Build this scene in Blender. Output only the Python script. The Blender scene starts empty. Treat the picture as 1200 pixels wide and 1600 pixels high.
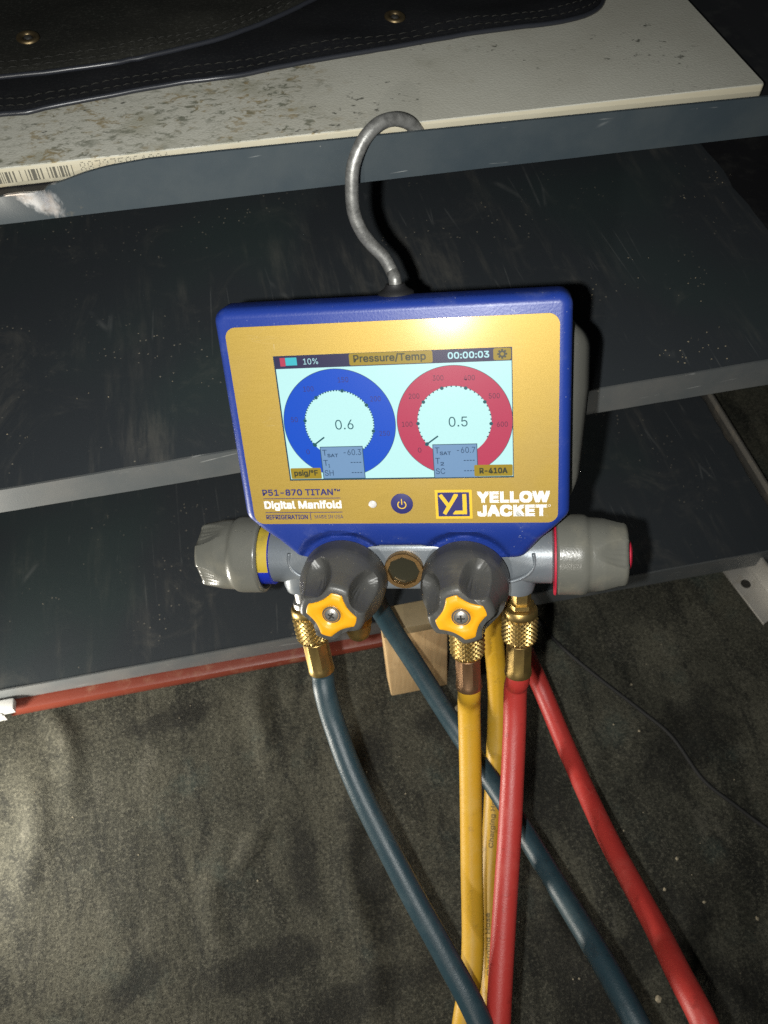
import bpy, bmesh, math, random, os
from mathutils import Vector, Matrix, noise
S = 0.001                      # everything below is laid out in millimetres
random.seed(7)
scene = bpy.context.scene
col = scene.collection

# ------------------------------------------------------------------ camera
cam_d = bpy.data.cameras.new('camera')
cam = bpy.data.objects.new('camera', cam_d); col.objects.link(cam)
cam_d.sensor_fit = 'VERTICAL'; cam_d.sensor_height = 32.0; cam_d.sensor_width = 24.0; cam_d.lens = 26.0
cam_d.clip_start = 0.005; cam_d.clip_end = 30
cam_d.dof.use_dof = True; cam_d.dof.focus_distance = 0.41; cam_d.dof.aperture_fstop = 16.0
cr, cu, cb = Vector((0.97823, -0.20753, 0.00229)), Vector((0.16601, 0.78903, 0.59150)), Vector((-0.12456, -0.57824, 0.80630))
CAM = Vector((0, 0, 655)) * S
cam.matrix_world = Matrix(((cr.x, cu.x, cb.x, CAM.x), (cr.y, cu.y, cb.y, CAM.y), (cr.z, cu.z, cb.z, CAM.z), (0, 0, 0, 1)))
scene.camera = cam

# ------------------------------------------------------------------ light
world = bpy.data.worlds.new('World'); scene.world = world; world.use_nodes = True
bg = world.node_tree.nodes['Background']
bg.inputs[0].default_value = (0.86, 0.97, 1.0, 1); bg.inputs[1].default_value = 0.022

def lamp(name, kind, pos, energy, color, size, target=None):
    d = bpy.data.lights.new(name, kind); d.energy = energy; d.color = color
    if kind == 'AREA':
        d.shape = 'DISK'; d.size = size * S
    else:
        d.shadow_soft_size = size * S
    o = bpy.data.objects.new(name, d); col.objects.link(o); o.location = Vector(pos) * S
    if target is not None:
        o.rotation_euler = (Vector(target) - Vector(pos)).to_track_quat('-Z', 'Y').to_euler()
    return o
fl_ = lamp('phone_flash', 'SPOT', (-24.3, 1, 652), 10.4, (1.0, 1.0, 0.955), 3.5, (32, 300, 268))
fl_.data.spot_size = math.radians(112); fl_.data.spot_blend = 1.0            # LED beside the lens
lamp('work_lamp_front', 'AREA', (-330, -640, 680), 2.4, (1.0, 0.95, 0.86), 34, (70, 280, 380))
lamp('work_lamp_low', 'AREA', (-335, 225, 78), 2.6, (1.0, 0.95, 0.84), 60, (0, 240, 240))

scene.view_settings.view_transform = 'Standard'; scene.view_settings.look = 'None'
scene.view_settings.exposure = 0.0; scene.view_settings.gamma = 1.0; scene.view_settings.use_curve_mapping = False
scene.cycles.use_denoising = False

# ------------------------------------------------------------------ materials
class N:
    """small node helper"""
    def __init__(self, name):
        self.m = bpy.data.materials.new(name); self.m.use_nodes = True
        self.t = self.m.node_tree; self.b = self.t.nodes['Principled BSDF']
        self.tc = self.t.nodes.new('ShaderNodeTexCoord')
    def new(self, kind, **kw):
        n = self.t.nodes.new(kind)
        for k, v in kw.items():
            if k in n.inputs: n.inputs[k].default_value = v
            else: setattr(n, k, v)
        return n
    def link(self, a, b): self.t.links.new(a, b)
    def mapping(self, scale=(1, 1, 1), rot=(0, 0, 0), loc=(0, 0, 0), src='Object'):
        n = self.new('ShaderNodeMapping'); n.inputs['Scale'].default_value = scale
        n.inputs['Rotation'].default_value = rot; n.inputs['Location'].default_value = loc
        self.link(self.tc.outputs[src], n.inputs['Vector']); return n.outputs['Vector']
    def noise(self, vec, scale, detail=4, rough=.55, dist=0):
        n = self.new('ShaderNodeTexNoise'); n.inputs['Scale'].default_value = scale
        n.inputs['Detail'].default_value = detail; n.inputs['Roughness'].default_value = rough
        n.inputs['Distortion'].default_value = dist
        self.link(vec, n.inputs['Vector']); return n.outputs['Fac']
    def voro(self, vec, scale, feature='F1', rnd=1.0):
        n = self.new('ShaderNodeTexVoronoi'); n.feature = feature; n.inputs['Scale'].default_value = scale
        n.inputs['Randomness'].default_value = rnd
        self.link(vec, n.inputs['Vector']); return n.outputs['Distance']
    def ramp(self, fac, stops):
        n = self.new('ShaderNodeValToRGB'); e = n.color_ramp.elements
        while len(e) < len(stops): e.new(0.5)
        for el, (p, c) in zip(e, stops):
            el.position = p; el.color = c if len(c) == 4 else (*c, 1)
        self.link(fac, n.inputs['Fac']); return n.outputs['Color']
    def step(self, fac, a, b):
        n = self.new('ShaderNodeMapRange'); n.inputs['From Min'].default_value = a; n.inputs['From Max'].default_value = b
        n.interpolation_type = 'SMOOTHSTEP'
        self.link(fac, n.inputs['Value']); return n.outputs['Result']
    def math(self, op, a, b=None):
        n = self.new('ShaderNodeMath'); n.operation = op
        for i, v in enumerate((a, b)):
            if v is None: continue
            if isinstance(v, (int, float)): n.inputs[i].default_value = v
            else: self.link(v, n.inputs[i])
        return n.outputs[0]
    def mix(self, fac, a, b):
        n = self.new('ShaderNodeMix'); n.data_type = 'RGBA'
        for sock, v in ((n.inputs[0], fac), (n.inputs[6], a), (n.inputs[7], b)):
            if isinstance(v, (int, float)): sock.default_value = v
            elif isinstance(v, tuple): sock.default_value = v if len(v) == 4 else (*v, 1)
            else: self.link(v, sock)
        return n.outputs[2]
    def color(self, c):
        if isinstance(c, tuple): self.b.inputs['Base Color'].default_value = (*c[:3], 1)
        else: self.link(c, self.b.inputs['Base Color'])
        return self
    def rough(self, r):
        if isinstance(r, (int, float)): self.b.inputs['Roughness'].default_value = r
        else: self.link(r, self.b.inputs['Roughness'])
        return self
    def metal(self, v): self.b.inputs['Metallic'].default_value = v; return self
    def spec(self, v): self.b.inputs['Specular IOR Level'].default_value = v; return self
    def bump(self, h, strength=.3, dist=.0005):
        n = self.new('ShaderNodeBump'); n.inputs['Strength'].default_value = strength; n.inputs['Distance'].default_value = dist
        self.link(h, n.inputs['Height']); self.link(n.outputs['Normal'], self.b.inputs['Normal']); return self
    def sep(self, vec):
        n = self.new('ShaderNodeSeparateXYZ'); self.link(vec, n.inputs[0]); return n.outputs

def dusty(name, base, dust, rough=.45, amount=.25, speck=True, bump=.12, metal=0.0, grain=900, spec=.5, patch=(0.5, 0.72)):
    k = N(name); v = k.mapping()
    broad = k.noise(v, 55, 5, .6)
    fac = k.math('MULTIPLY', k.step(broad, *patch), amount)
    c = k.mix(fac, base, dust)
    if speck:
        w = k.voro(v, 520)
        sel = k.step(k.noise(v, 130, 3, .6), .55, .68)
        sp = k.math('MULTIPLY', k.math('SUBTRACT', 1.0, k.step(w, .10, .22)), sel)
        c = k.mix(k.math('MULTIPLY', sp, .7), c, dust)
    fine = k.noise(v, grain, 3, .6)
    k.color(c).metal(metal).spec(spec)
    k.rough(k.math('ADD', k.math('MULTIPLY', broad, .18), rough - .09))
    k.bump(fine, bump, .0003)
    return k.m
def plain(name, base, rough=.5, metal=0.0, spec=.5):
    k = N(name); v = k.mapping(); nz = k.noise(v, 160, 4, .6)
    k.color(k.mix(k.math('MULTIPLY', nz, .35), base, tuple(.6 * c for c in base))).rough(rough).metal(metal).spec(spec)
    return k.m
def glow(name, c, strength=1.0):
    k = N(name); v = k.mapping()
    nz = k.noise(v, 2600, 1, .5)                      # pixel grain of the panel
    k.color((0.006, 0.008, 0.01)).rough(.28).spec(.25)
    k.link(k.mix(k.math('MULTIPLY', k.step(nz, .4, .62), .10), c, tuple(.72 * q for q in c)), k.b.inputs['Emission Color'])
    k.b.inputs['Emission Strength'].default_value = strength
    return k.m

M = {}
M['blue'] = dusty('blue_plastic', (.011, .033, .215), (.26, .29, .36), .40, .16, True, .25, patch=(.55, .8))
M['shell'] = dusty('grey_shell', (.10, .10, .088), (.22, .21, .18), .6, .3)
M['rubber'] = dusty('grey_rubber', (.058, .058, .055), (.17, .155, .12), .40, .30, True, .3)
M['rubber_lit'] = dusty('grey_rubber_lit', (.122, .122, .106), (.25, .23, .17), .27, .25, True, .3)  # same grey rubber, colour lightened for the light on the side knobs
M['washer'] = plain('black_rubber', (.012, .012, .013), .55)
M['alu'] = dusty('painted_aluminium', (.165, .185, .205), (.30, .30, .28), .36, .3, True, .2, metal=.25)
M['orange'] = plain('orange_cap', (.80, .37, .012), .34)
M['steel'] = plain('screw_steel', (.56, .55, .52), .34, .85)
M['dark'] = plain('dark_recess', (.02, .019, .016), .6)
M['redcap'] = plain('red_plastic', (.50, .02, .05), .4)
M['bluecap'] = plain('bright_blue_plastic', (.012, .03, .42), .4)
M['yellowlabel'] = dusty('yellow_label', (.46, .33, .03), (.1, .09, .05), .5, .5)
M['print_blue'] = plain('blue_print', (.020, .020, .125), .5)
M['print_white'] = plain('white_print', (.80, .80, .76), .5)
M['print_yellow'] = plain('yellow_print', (.72, .47, .03), .42)
M['led'] = plain('status_lamp', (.62, .60, .58), .25)
M['red_hose'] = dusty('red_hose_rubber', (.42, .036, .030), (.40, .10, .08), .36, .22, False, .25, grain=700)
M['blue_hose'] = dusty('blue_hose_rubber', (.016, .038, .050), (.06, .09, .10), .36, .25, False, .25, grain=700)
M['yellow_hose'] = dusty('yellow_hose_rubber', (.53, .30, .018), (.38, .24, .06), .36, .30, False, .25, grain=700)
M['cable'] = plain('black_cable', (.006, .006, .006), .75)

def brass(name, c, c2, rough):
    k = N(name); v = k.mapping(); nz = k.noise(v, 140, 5, .65)
    k.color(k.mix(k.step(nz, .35, .7), c, c2)).metal(.92).rough(k.math('ADD', k.math('MULTIPLY', nz, .3), rough - .15))
    k.bump(k.noise(v, 900, 3, .6), .15, .0003); return k.m
M['brass'] = brass('brass', (.52, .37, .13), (.30, .21, .08), .38)
M['brass_dull'] = brass('dull_brass', (.46, .32, .11), (.26, .18, .07), .46)
M['old_brass'] = brass('tarnished_eyelet', (.20, .15, .08), (.09, .065, .035), .45)
M['copper'] = brass('coppery_ferrule', (.50, .30, .17), (.36, .21, .11), .40)
M['glass'] = N('sight_glass_pane').color((.030, .028, .018)).rough(.10).m

def hook_metal():
    k = N('galvanised_hook'); v = k.mapping()
    a = k.noise(v, 260, 6, .7); b = k.noise(v, 60, 4, .6)
    c = k.mix(k.step(a, .35, .7), (.26, .26, .25), (.13, .13, .125))
    c = k.mix(k.math('MULTIPLY', k.step(b, .56, .72), .7), c, (.085, .075, .062))
    k.color(c).metal(.55).rough(.44).bump(a, .5, .0004); return k.m
M['hook'] = hook_metal()

def gold_plate():
    k = N('gold_faceplate_print'); v = k.mapping((1, 1, 1))
    fl = k.noise(v, 2400, 2, .6)
    br = k.noise(k.mapping((60, 900, 60)), 1, 4, .6)
    g = k.noise(v, 22, 4, .5)
    c = k.mix(k.step(fl, .35, .65), (.385, .258, .046), (.455, .310, .064))
    c = k.mix(k.math('MULTIPLY', k.step(g, .45, .75), .18), c, (.34, .25, .12))
    sc = k.voro(k.mapping((60, 260, 60), (0, 0, .7)), 1, 'DISTANCE_TO_EDGE')
    sc = k.math('MULTIPLY', k.math('SUBTRACT', 1.0, k.step(sc, .0, .008)), k.step(k.noise(v, 40, 3, .6), .60, .68))
    c = k.mix(k.math('MULTIPLY', sc, .35), c, (.62, .55, .40))
    du = k.math('MULTIPLY', k.math('SUBTRACT', 1.0, k.step(k.voro(v, 330), .06, .12)), k.step(k.noise(v, 45, 4, .6), .60, .68))
    c = k.mix(k.math('MULTIPLY', du, .5), c, (.20, .16, .09))
    k.b.inputs['Coat Weight'].default_value = .5; k.b.inputs['Coat Roughness'].default_value = .15
    k.color(c).metal(.35).rough(k.math('ADD', .34, k.math('MULTIPLY', br, .14))).bump(fl, .06, .0002)
    return k.m
M['gold'] = gold_plate()

def shelf_mat():
    k = N('dark_shelf_liner'); v = k.mapping()
    fine = k.noise(v, 1500, 3, .7)
    streak = k.noise(k.mapping((70, 9, 20), (0, 0, math.radians(-9))), 1, 6, .66)
    cloud = k.noise(v, 9, 5, .6)
    c = k.mix(fine, (.026, .0315, .037), (.039, .0445, .050))
    c = k.mix(k.math('MULTIPLY', k.step(streak, .50, .74), k.math('MULTIPLY', k.step(cloud, .40, .66), .30)), c, (.20, .185, .155))
    c = k.mix(k.math('MULTIPLY', k.step(k.noise(v, 16, 7, .74, .8), .54, .80), .42), c, (.15, .142, .122))
    # greenish tint patches of the paint
    c = k.mix(k.math('MULTIPLY', k.step(k.noise(v, 6, 2, .5), .5, .7), .35), c, (.030, .056, .050))
    # crumbs of dirt and light specks
    sp = k.math('SUBTRACT', 1.0, k.step(k.voro(v, 190), .07, .13))
    sp = k.math('MULTIPLY', sp, k.step(k.noise(v, 15, 4, .6), .52, .64))
    c = k.mix(k.math('MULTIPLY', sp, .8), c, (.36, .32, .25))
    # thin scratches
    sc = k.voro(k.mapping((45, 3.5, 10), (0, 0, math.radians(14))), 1, 'DISTANCE_TO_EDGE')
    sc = k.math('MULTIPLY', k.math('SUBTRACT', 1.0, k.step(sc, .0, .02)), k.step(k.noise(v, 14, 3, .6), .55, .68))
    c = k.mix(k.math('MULTIPLY', sc, .35), c, (.17, .175, .17))
    k.color(c).rough(k.math('ADD', .46, k.math('MULTIPLY', cloud, .22))).spec(.35).bump(fine, .22, .0003)
    return k.m
M['liner'] = shelf_mat()
def lip_paint(name, a, b):
    k = N(name); v = k.mapping()
    cl = k.noise(v, 26, 5, .6); fine = k.noise(v, 1200, 3, .6)
    c = k.mix(k.step(cl, .3, .75), a, b)
    ru = k.math('MULTIPLY', k.step(k.noise(v, 40, 5, .7), .66, .76), .45)
    c = k.mix(ru, c, (.20, .165, .11))
    sc = k.voro(k.mapping((8, 60, 60), (0, math.radians(20), 0)), 1, 'DISTANCE_TO_EDGE')
    sc = k.math('MULTIPLY', k.math('SUBTRACT', 1.0, k.step(sc, .0, .016)), k.step(k.noise(v, 30, 3, .6), .56, .66))
    c = k.mix(k.math('MULTIPLY', sc, .55), c, (.42, .43, .42))
    sp = k.math('MULTIPLY', k.math('SUBTRACT', 1.0, k.step(k.voro(v, 210), .04, .09)), k.step(k.noise(v, 40, 3, .6), .58, .66))
    c = k.mix(sp, c, (.45, .43, .38))
    k.color(c).rough(.42).spec(.45).bump(fine, .12, .0003); return k.m
M['lip'] = lip_paint('shelf_edge_paint', (.031, .043, .052), (.048, .059, .065))
M['lip2'] = lip_paint('shelf_edge_grey_paint', (.084, .093, .097), (.118, .120, .117))
def torn_lip():
    m = M['lip'].copy(); m.name = 'torn_edge_paint'; k = N.__new__(N); k.m = m; k.t = m.node_tree; k.b = k.t.nodes['Principled BSDF']
    k.tc = [n for n in k.t.nodes if n.type == 'TEX_COORD'][0]; v = k.mapping()
    x, y, z = k.sep(v)
    dx = k.math('MULTIPLY', k.math('ADD', x, k.math('ADD', .0745, k.math('MULTIPLY', k.math('SUBTRACT', z, .4535), .55))), 1 / .0058)
    dz = k.math('MULTIPLY', k.math('SUBTRACT', z, .4545), 1 / .0085)
    d = k.math('SQRT', k.math('ADD', k.math('MULTIPLY', dx, dx), k.math('MULTIPLY', dz, dz)))
    d = k.math('ADD', d, k.math('MULTIPLY', k.math('SUBTRACT', k.noise(k.mapping((300, 300, 120)), 1, 5, .7), .5), 1.6))
    fac = k.math('MULTIPLY', k.math('SUBTRACT', 1.0, k.step(d, .30, 1.30)), .85)
    edge = k.math('MULTIPLY', k.step(k.math('ADD', z, k.math('MULTIPLY', k.noise(v, 200, 3, .6), .0012)), .4600, .4607), k.math('SUBTRACT', 1.0, k.step(x, -.069, -.066)))
    fac = k.math('MAXIMUM', fac, edge)
    old = k.b.inputs['Base Color'].links[0].from_socket
    tone = k.mix(k.step(k.noise(v, 90, 4, .6), .42, .62), (.88, .88, .88), (.66, .58, .52))
    k.color(k.mix(fac, old, tone)); k.link(k.math('MULTIPLY', fac, .75), k.b.inputs['Metallic']); k.rough(.46)
    return m
M['torn'] = torn_lip()
M['bare'] = brass('bare_torn_steel', (.90, .88, .86), (.80, .66, .56), .40)

def board_top():
    k = N('stained_laminate'); v = k.mapping()
    x, y, z = k.sep(v)
    weave = k.noise(k.mapping((900, 900, 900)), 1, 3, .7)
    weave2 = k.voro(v, 950)
    c = k.mix(weave, (.355, .350, .300), (.48, .475, .42))
    c = k.mix(k.math('MULTIPLY', k.step(k.noise(v, 9, 4, .6), .42, .75), .5), c, (.285, .27, .22))
    # rusty and mouldy spots gathered on the left half and one cluster on the right
    left = k.math('SUBTRACT', 1.0, k.step(x, -.02, .22))
    sel = k.math('ADD', k.math('MULTIPLY', left, .22), k.math('MULTIPLY', k.noise(v, 16, 4, .6), .8))
    strv = k.mapping((185, 280, 120), (0, 0, math.radians(-6)))
    sp = k.noise(strv, 1, 5, .72, .5)
    spots = k.math('MULTIPLY', k.step(sp, .49, .62), k.step(sel, .46, .64))
    tint = k.mix(k.step(k.noise(v, 75, 3, .6), .45, .60), (.075, .082, .052), (.20, .145, .055))
    c = k.mix(k.math('MULTIPLY', k.step(k.noise(k.mapping((26, 40, 26)), 1, 5, .7), .50, .66), k.math('MULTIPLY', k.step(sel, .42, .64), .60)), c, (.235, .23, .17))
    c = k.mix(k.math('MULTIPLY', spots, .80), c, tint)
    blk = k.math('MULTIPLY', k.step(k.noise(k.mapping((170, 260, 170), (0, 0, .4)), 1, 4, .65), .60, .66), k.step(k.noise(v, 22, 4, .65), .52, .62))
    c = k.mix(k.math('MULTIPLY', blk, .85), c, (.055, .055, .045))
    k.color(c).rough(.62).spec(.3).bump(k.math('ADD', weave, k.math('MULTIPLY', weave2, .6)), .35, .0003); return k.m
M['board'] = board_top()
def board_edge():
    k = N('cream_board_edge'); v = k.mapping()
    st = k.noise(k.mapping((60, 60, 500)), 1, 4, .6); n2 = k.noise(v, 40, 5, .65)
    c = k.mix(st, (.38, .345, .25), (.45, .42, .33))
    c = k.mix(k.math('MULTIPLY', k.step(n2, .55, .75), .5), c, (.40, .30, .17))
    k.color(c).rough(.65).spec(.3).bump(st, .15, .0003); return k.m
M['board_edge'] = board_edge()

def cloth_mat(name, a, b, lint):
    k = N(name); v = k.mapping()
    fz = k.noise(v, 800, 4, .8); wv = k.noise(k.mapping((300, 1500, 300), (0, 0, .5)), 1, 3, .7)
    cl = k.noise(v, 22, 5, .6)
    c = k.mix(k.step(cl, .35, .7), a, b)
    c = k.mix(k.math('MULTIPLY', k.step(k.math('ADD', k.math('MULTIPLY', fz, .6), k.math('MULTIPLY', wv, .4)), .50, .68), .6), c, lint)
    k.color(c).rough(.92).spec(.15).bump(fz, .6, .0006)
    return k.m
M['cloth_up'] = cloth_mat('black_fuzzy_cloth', (.009, .0095, .008), (.015, .015, .0125), (.060, .060, .052))
M['cloth_low'] = cloth_mat('navy_black_cloth', (.0042, .0048, .0065), (.0065, .007, .0085), (.024, .024, .023))
M['piping'] = plain('vinyl_piping', (.020, .022, .028), .33)
M['thread'] = plain('stitch_thread', (.009, .009, .007), .8)

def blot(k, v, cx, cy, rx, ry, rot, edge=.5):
    """one irregular dark blot, for stains and for painted hose shadow, position in millimetres"""
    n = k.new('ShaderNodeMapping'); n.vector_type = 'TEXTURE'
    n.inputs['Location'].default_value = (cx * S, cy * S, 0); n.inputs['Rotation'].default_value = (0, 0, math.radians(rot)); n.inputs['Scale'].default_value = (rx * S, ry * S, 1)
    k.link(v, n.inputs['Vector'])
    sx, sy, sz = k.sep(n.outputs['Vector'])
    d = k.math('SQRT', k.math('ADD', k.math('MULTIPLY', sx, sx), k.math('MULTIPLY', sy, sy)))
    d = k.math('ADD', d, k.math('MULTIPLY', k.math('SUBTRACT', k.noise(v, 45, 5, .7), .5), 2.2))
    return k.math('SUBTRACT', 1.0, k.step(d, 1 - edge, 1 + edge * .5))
def floor_mat():
    k = N('floor_carpet'); v = k.mapping()
    f1 = k.noise(v, 900, 3, .8); f2 = k.noise(v, 380, 4, .75)
    twill = k.noise(k.mapping((300, 1100, 300), (0, 0, math.radians(35))), 1, 3, .7)
    big = k.noise(v, 7, 6, .62, .4); mid = k.noise(k.mapping((38, 13, 30), (0, 0, math.radians(10))), 1, 6, .70, .7)
    c = k.mix(k.step(big, .34, .66), (.029, .029, .021), (.068, .065, .047))
    c = k.mix(k.math('MULTIPLY', k.step(mid, .48, .62), .82), c, (.014, .0145, .011))
    c = k.mix(k.math('MULTIPLY', k.step(k.noise(v, 15, 5, .65), .54, .70), .55), c, (.040, .056, .048))
    c = k.mix(k.math('MULTIPLY', k.step(k.noise(k.mapping((60, 22, 30), (0, 0, .2), (.7, .2, 0)), 1, 5, .7), .56, .70), .65), c, (.092, .088, .068))
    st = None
    for args in ((225, 70, 60, 22, 20), (150, 60, 26, 60, 10), (40, 235, 30, 14, 60), (-25, 165, 12, 40, 5), (20, 150, 14, 60, 8), (300, 200, 60, 30, 30), (260, 20, 50, 26, -20), (-150, 110, 22, 12, 30), (-60, 105, 50, 14, 5), (-110, 300, 40, 12, 8), (165, 190, 26, 60, 15), (120, 250, 40, 20, 0), (0, 70, 60, 14, 8)):  # floor stains, with the hoses' cast shadow painted in among them
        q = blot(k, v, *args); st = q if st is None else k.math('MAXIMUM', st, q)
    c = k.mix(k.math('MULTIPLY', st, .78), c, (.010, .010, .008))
    fib = k.math('ADD', k.math('MULTIPLY', f1, .40), k.math('ADD', k.math('MULTIPLY', f2, .38), k.math('MULTIPLY', twill, .22)))
    c = k.mix(k.math('MULTIPLY', k.step(fib, .50, .60), k.math('SUBTRACT', .70, k.math('MULTIPLY', st, .35))), c, (.132, .125, .094))
    c = k.mix(k.math('MULTIPLY', k.math('SUBTRACT', 1.0, k.step(fib, .40, .50)), .85), c, (.008, .008, .007))
    k.color(c).rough(.78).spec(.28).bump(k.math('ADD', fib, k.math('MULTIPLY', mid, .6)), .85, .0016)
    return k.m
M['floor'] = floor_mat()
M['redbar'] = dusty('red_painted_bar', (.135, .026, .014), (.24, .13, .08), .42, .45, True, .3, patch=(.52, .72))
def wood(name, a, b, d):
    k = N(name); v = k.mapping()
    g = k.noise(k.mapping((190, 190, 16), (0, .04, 0)), 1, 6, .65, .6); n2 = k.noise(v, 60, 5, .7)
    c = k.mix(k.step(g, .35, .68), a, b)
    c = k.mix(k.math('MULTIPLY', k.step(n2, .55, .74), .55), c, d)
    k.color(c).rough(.66).spec(.3).bump(g, .35, .0005); return k.m
M['wood'] = wood('pale_wood', (.60, .42, .22), (.50, .335, .165), (.33, .22, .11))
M['wood_dark'] = dusty('darker_wood_end', (.26, .20, .11), (.18, .13, .07), .6, .5, False, .3)  # top strip of the block, darker than its body
M['zinc'] = dusty('dull_zinc', (.52, .50, .46), (.36, .32, .26), .45, .6, True, .3, metal=.5)
M['flange'] = dusty('worn_end_flange', (.10, .095, .085), (.20, .17, .13), .5, .6)
M['pan'] = dusty('black_shelf_pan', (.012, .012, .014), (.05, .05, .045), .5, .4)
M['crumb'] = plain('crumb', (.34, .29, .20), .8)
M['bar_ink'] = plain('barcode_ink', (.10, .095, .075), .7)

FONT = None
try:      # Blender's own interface typeface; the built-in font is used where it is not found
    FONT = bpy.data.fonts.load(os.path.join(bpy.utils.resource_path('LOCAL'), 'datafiles', 'fonts', 'Inter.woff2'))
except Exception:
    FONT = None
# ------------------------------------------------------------------ mesh helpers (millimetres in, metres out)
def mesh_obj(name, bm, mat, parent=None, smooth=None):
    for v in bm.verts: v.co *= S
    bmesh.ops.recalc_face_normals(bm, faces=bm.faces)
    me = bpy.data.meshes.new(name); bm.to_mesh(me); bm.free()
    o = bpy.data.objects.new(name, me); col.objects.link(o)
    me.materials.append(mat if not isinstance(mat, str) else M[mat])
    if smooth is not None:
        me.polygons.foreach_set('use_smooth', [True] * len(me.polygons))
        if smooth < 180: me.set_sharp_from_angle(angle=math.radians(smooth))
    if parent is not None: o.parent = parent
    return o
def empty(name, matrix=None):
    o = bpy.data.objects.new(name, None); col.objects.link(o); o.empty_display_size = .01
    if matrix is not None: o.matrix_world = matrix
    return o
def tag(o, label=None, cat=None, group=None, kind=None):
    if label: o['label'] = label
    if cat: o['category'] = cat
    if group: o['group'] = group
    if kind: o['kind'] = kind
    return o
def grid_faces(bm, rows, close_u=True, cap0=False, cap1=False):
    vr = [[bm.verts.new(p) for p in r] for r in rows]
    n = len(vr[0])
    for i in range(len(vr) - 1):
        for j in range(n if close_u else n - 1):
            k = (j + 1) % n
            bm.faces.new((vr[i][j], vr[i][k], vr[i + 1][k], vr[i + 1][j]))
    if cap0: bm.faces.new(vr[0][::-1])
    if cap1: bm.faces.new(vr[-1])
    return vr
def frame(axis):
    axis = Vector(axis).normalized()
    u = axis.orthogonal().normalized()
    return axis, u, axis.cross(u)
def lathe(bm, origin, axis, prof, seg=48, cap=True, ref=None):
    """prof = [(distance along the axis, radius)]"""
    ax, u, w = frame(axis); o = Vector(origin)
    rows = [[o + ax * d + (u * math.cos(2 * math.pi * i / seg) + w * math.sin(2 * math.pi * i / seg)) * r for i in range(seg)] for d, r in prof]
    grid_faces(bm, rows, True, cap, cap)
def box(bm, x0, x1, y0, y1, z0, z1, bev=0.0):
    b2 = bmesh.new()
    bmesh.ops.create_cube(b2, size=1)
    for v in b2.verts:
        v.co = Vector((x0 if v.co.x < 0 else x1, y0 if v.co.y < 0 else y1, z0 if v.co.z < 0 else z1))
    if bev: bmesh.ops.bevel(b2, geom=b2.edges[:], offset=bev, segments=2, profile=.6, affect='EDGES')
    me = bpy.data.meshes.new('tmp'); b2.to_mesh(me); b2.free(); bm.from_mesh(me); bpy.data.meshes.remove(me)
def catmull(pts, n=10):
    P = [Vector(p) for p in pts]; P = [2 * P[0] - P[1]] + P + [2 * P[-1] - P[-2]]
    out = []
    for i in range(1, len(P) - 2):
        p0, p1, p2, p3 = P[i - 1:i + 3]
        for j in range(n):
            t = j / n
            out.append(.5 * ((2 * p1) + (p2 - p0) * t + (2 * p0 - 5 * p1 + 4 * p2 - p3) * t * t + (3 * p1 - p0 - 3 * p2 + p3) * t ** 3))
    out.append(P[-2]); return out
def tube(bm, pts, r, seg=20, n=10, rf=None, raw=False):
    pts = [Vector(p) for p in pts] if raw else catmull(pts, n)
    t = (pts[1] - pts[0]).normalized(); u = t.orthogonal().normalized(); rows = []
    for i, p in enumerate(pts):
        t2 = (pts[min(i + 1, len(pts) - 1)] - pts[max(i - 1, 0)]).normalized()
        q = t.rotation_difference(t2); u = (q @ u).normalized(); t = t2
        w = t.cross(u); rr = r * (rf(i / (len(pts) - 1)) if rf else 1)
        rows.append([p + (u * math.cos(2 * math.pi * k / seg) + w * math.sin(2 * math.pi * k / seg)) * rr for k in range(seg)])
    grid_faces(bm, rows, True, True, True)
def round_poly(pts, rad, seg=6):
    """pts counter-clockwise, rad = one radius or one per corner"""
    out = []; n = len(pts)
    for i in range(n):
        p = Vector(pts[i]); a = (Vector(pts[i - 1]) - p); b = (Vector(pts[(i + 1) % n]) - p)
        r = rad[i] if isinstance(rad, (list, tuple)) else rad
        la, lb = a.length, b.length; a.normalize(); b.normalize()
        ang = a.angle(b)
        if r <= 0 or ang > 3.1: out.append(p); continue
        d = min(r / math.tan(ang / 2), la * .49, lb * .49); rr = d * math.tan(ang / 2)
        c = p + (a + b).normalized() * (rr / math.sin(ang / 2))
        s, e = p + a * d - c, p + b * d - c
        for k in range(seg + 1):
            f = k / seg; v = (s * (1 - f) + e * f).normalized() * rr
            out.append(c + v)
    return out
def inset_poly(P, d):
    n = len(P); out = []
    for i in range(n):
        a = (P[i] - P[i - 1]); b = (P[(i + 1) % n] - P[i])
        if a.length < 1e-6: a = b
        if b.length < 1e-6: b = a
        na = Vector((-a.y, a.x)).normalized(); nb = Vector((-b.y, b.x)).normalized()
        m = (na + nb); m = m.normalized() if m.length > 1e-6 else na
        out.append(P[i] + m * d / max(.4, m.dot(na)))
    return out
def prism_flat(bm, P, z):
    bm.faces.new([bm.verts.new((p[0], p[1], z)) for p in P])
def slab(bm, P, z0, z1):
    grid_faces(bm, [[(p[0], p[1], z0) for p in P], [(p[0], p[1], z1) for p in P]], True, True, True)
def rect(x0, x1, y0, y1): return [(x0, y0), (x1, y0), (x1, y1), (x0, y1)]
def circle(cx, cy, r, n=72, a0=0, a1=None):
    if a1 is None: return [(cx + r * math.cos(2 * math.pi * i / n), cy + r * math.sin(2 * math.pi * i / n)) for i in range(n)]
    return [(cx + r * math.cos(a0 + (a1 - a0) * i / n), cy + r * math.sin(a0 + (a1 - a0) * i / n)) for i in range(n + 1)]
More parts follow.
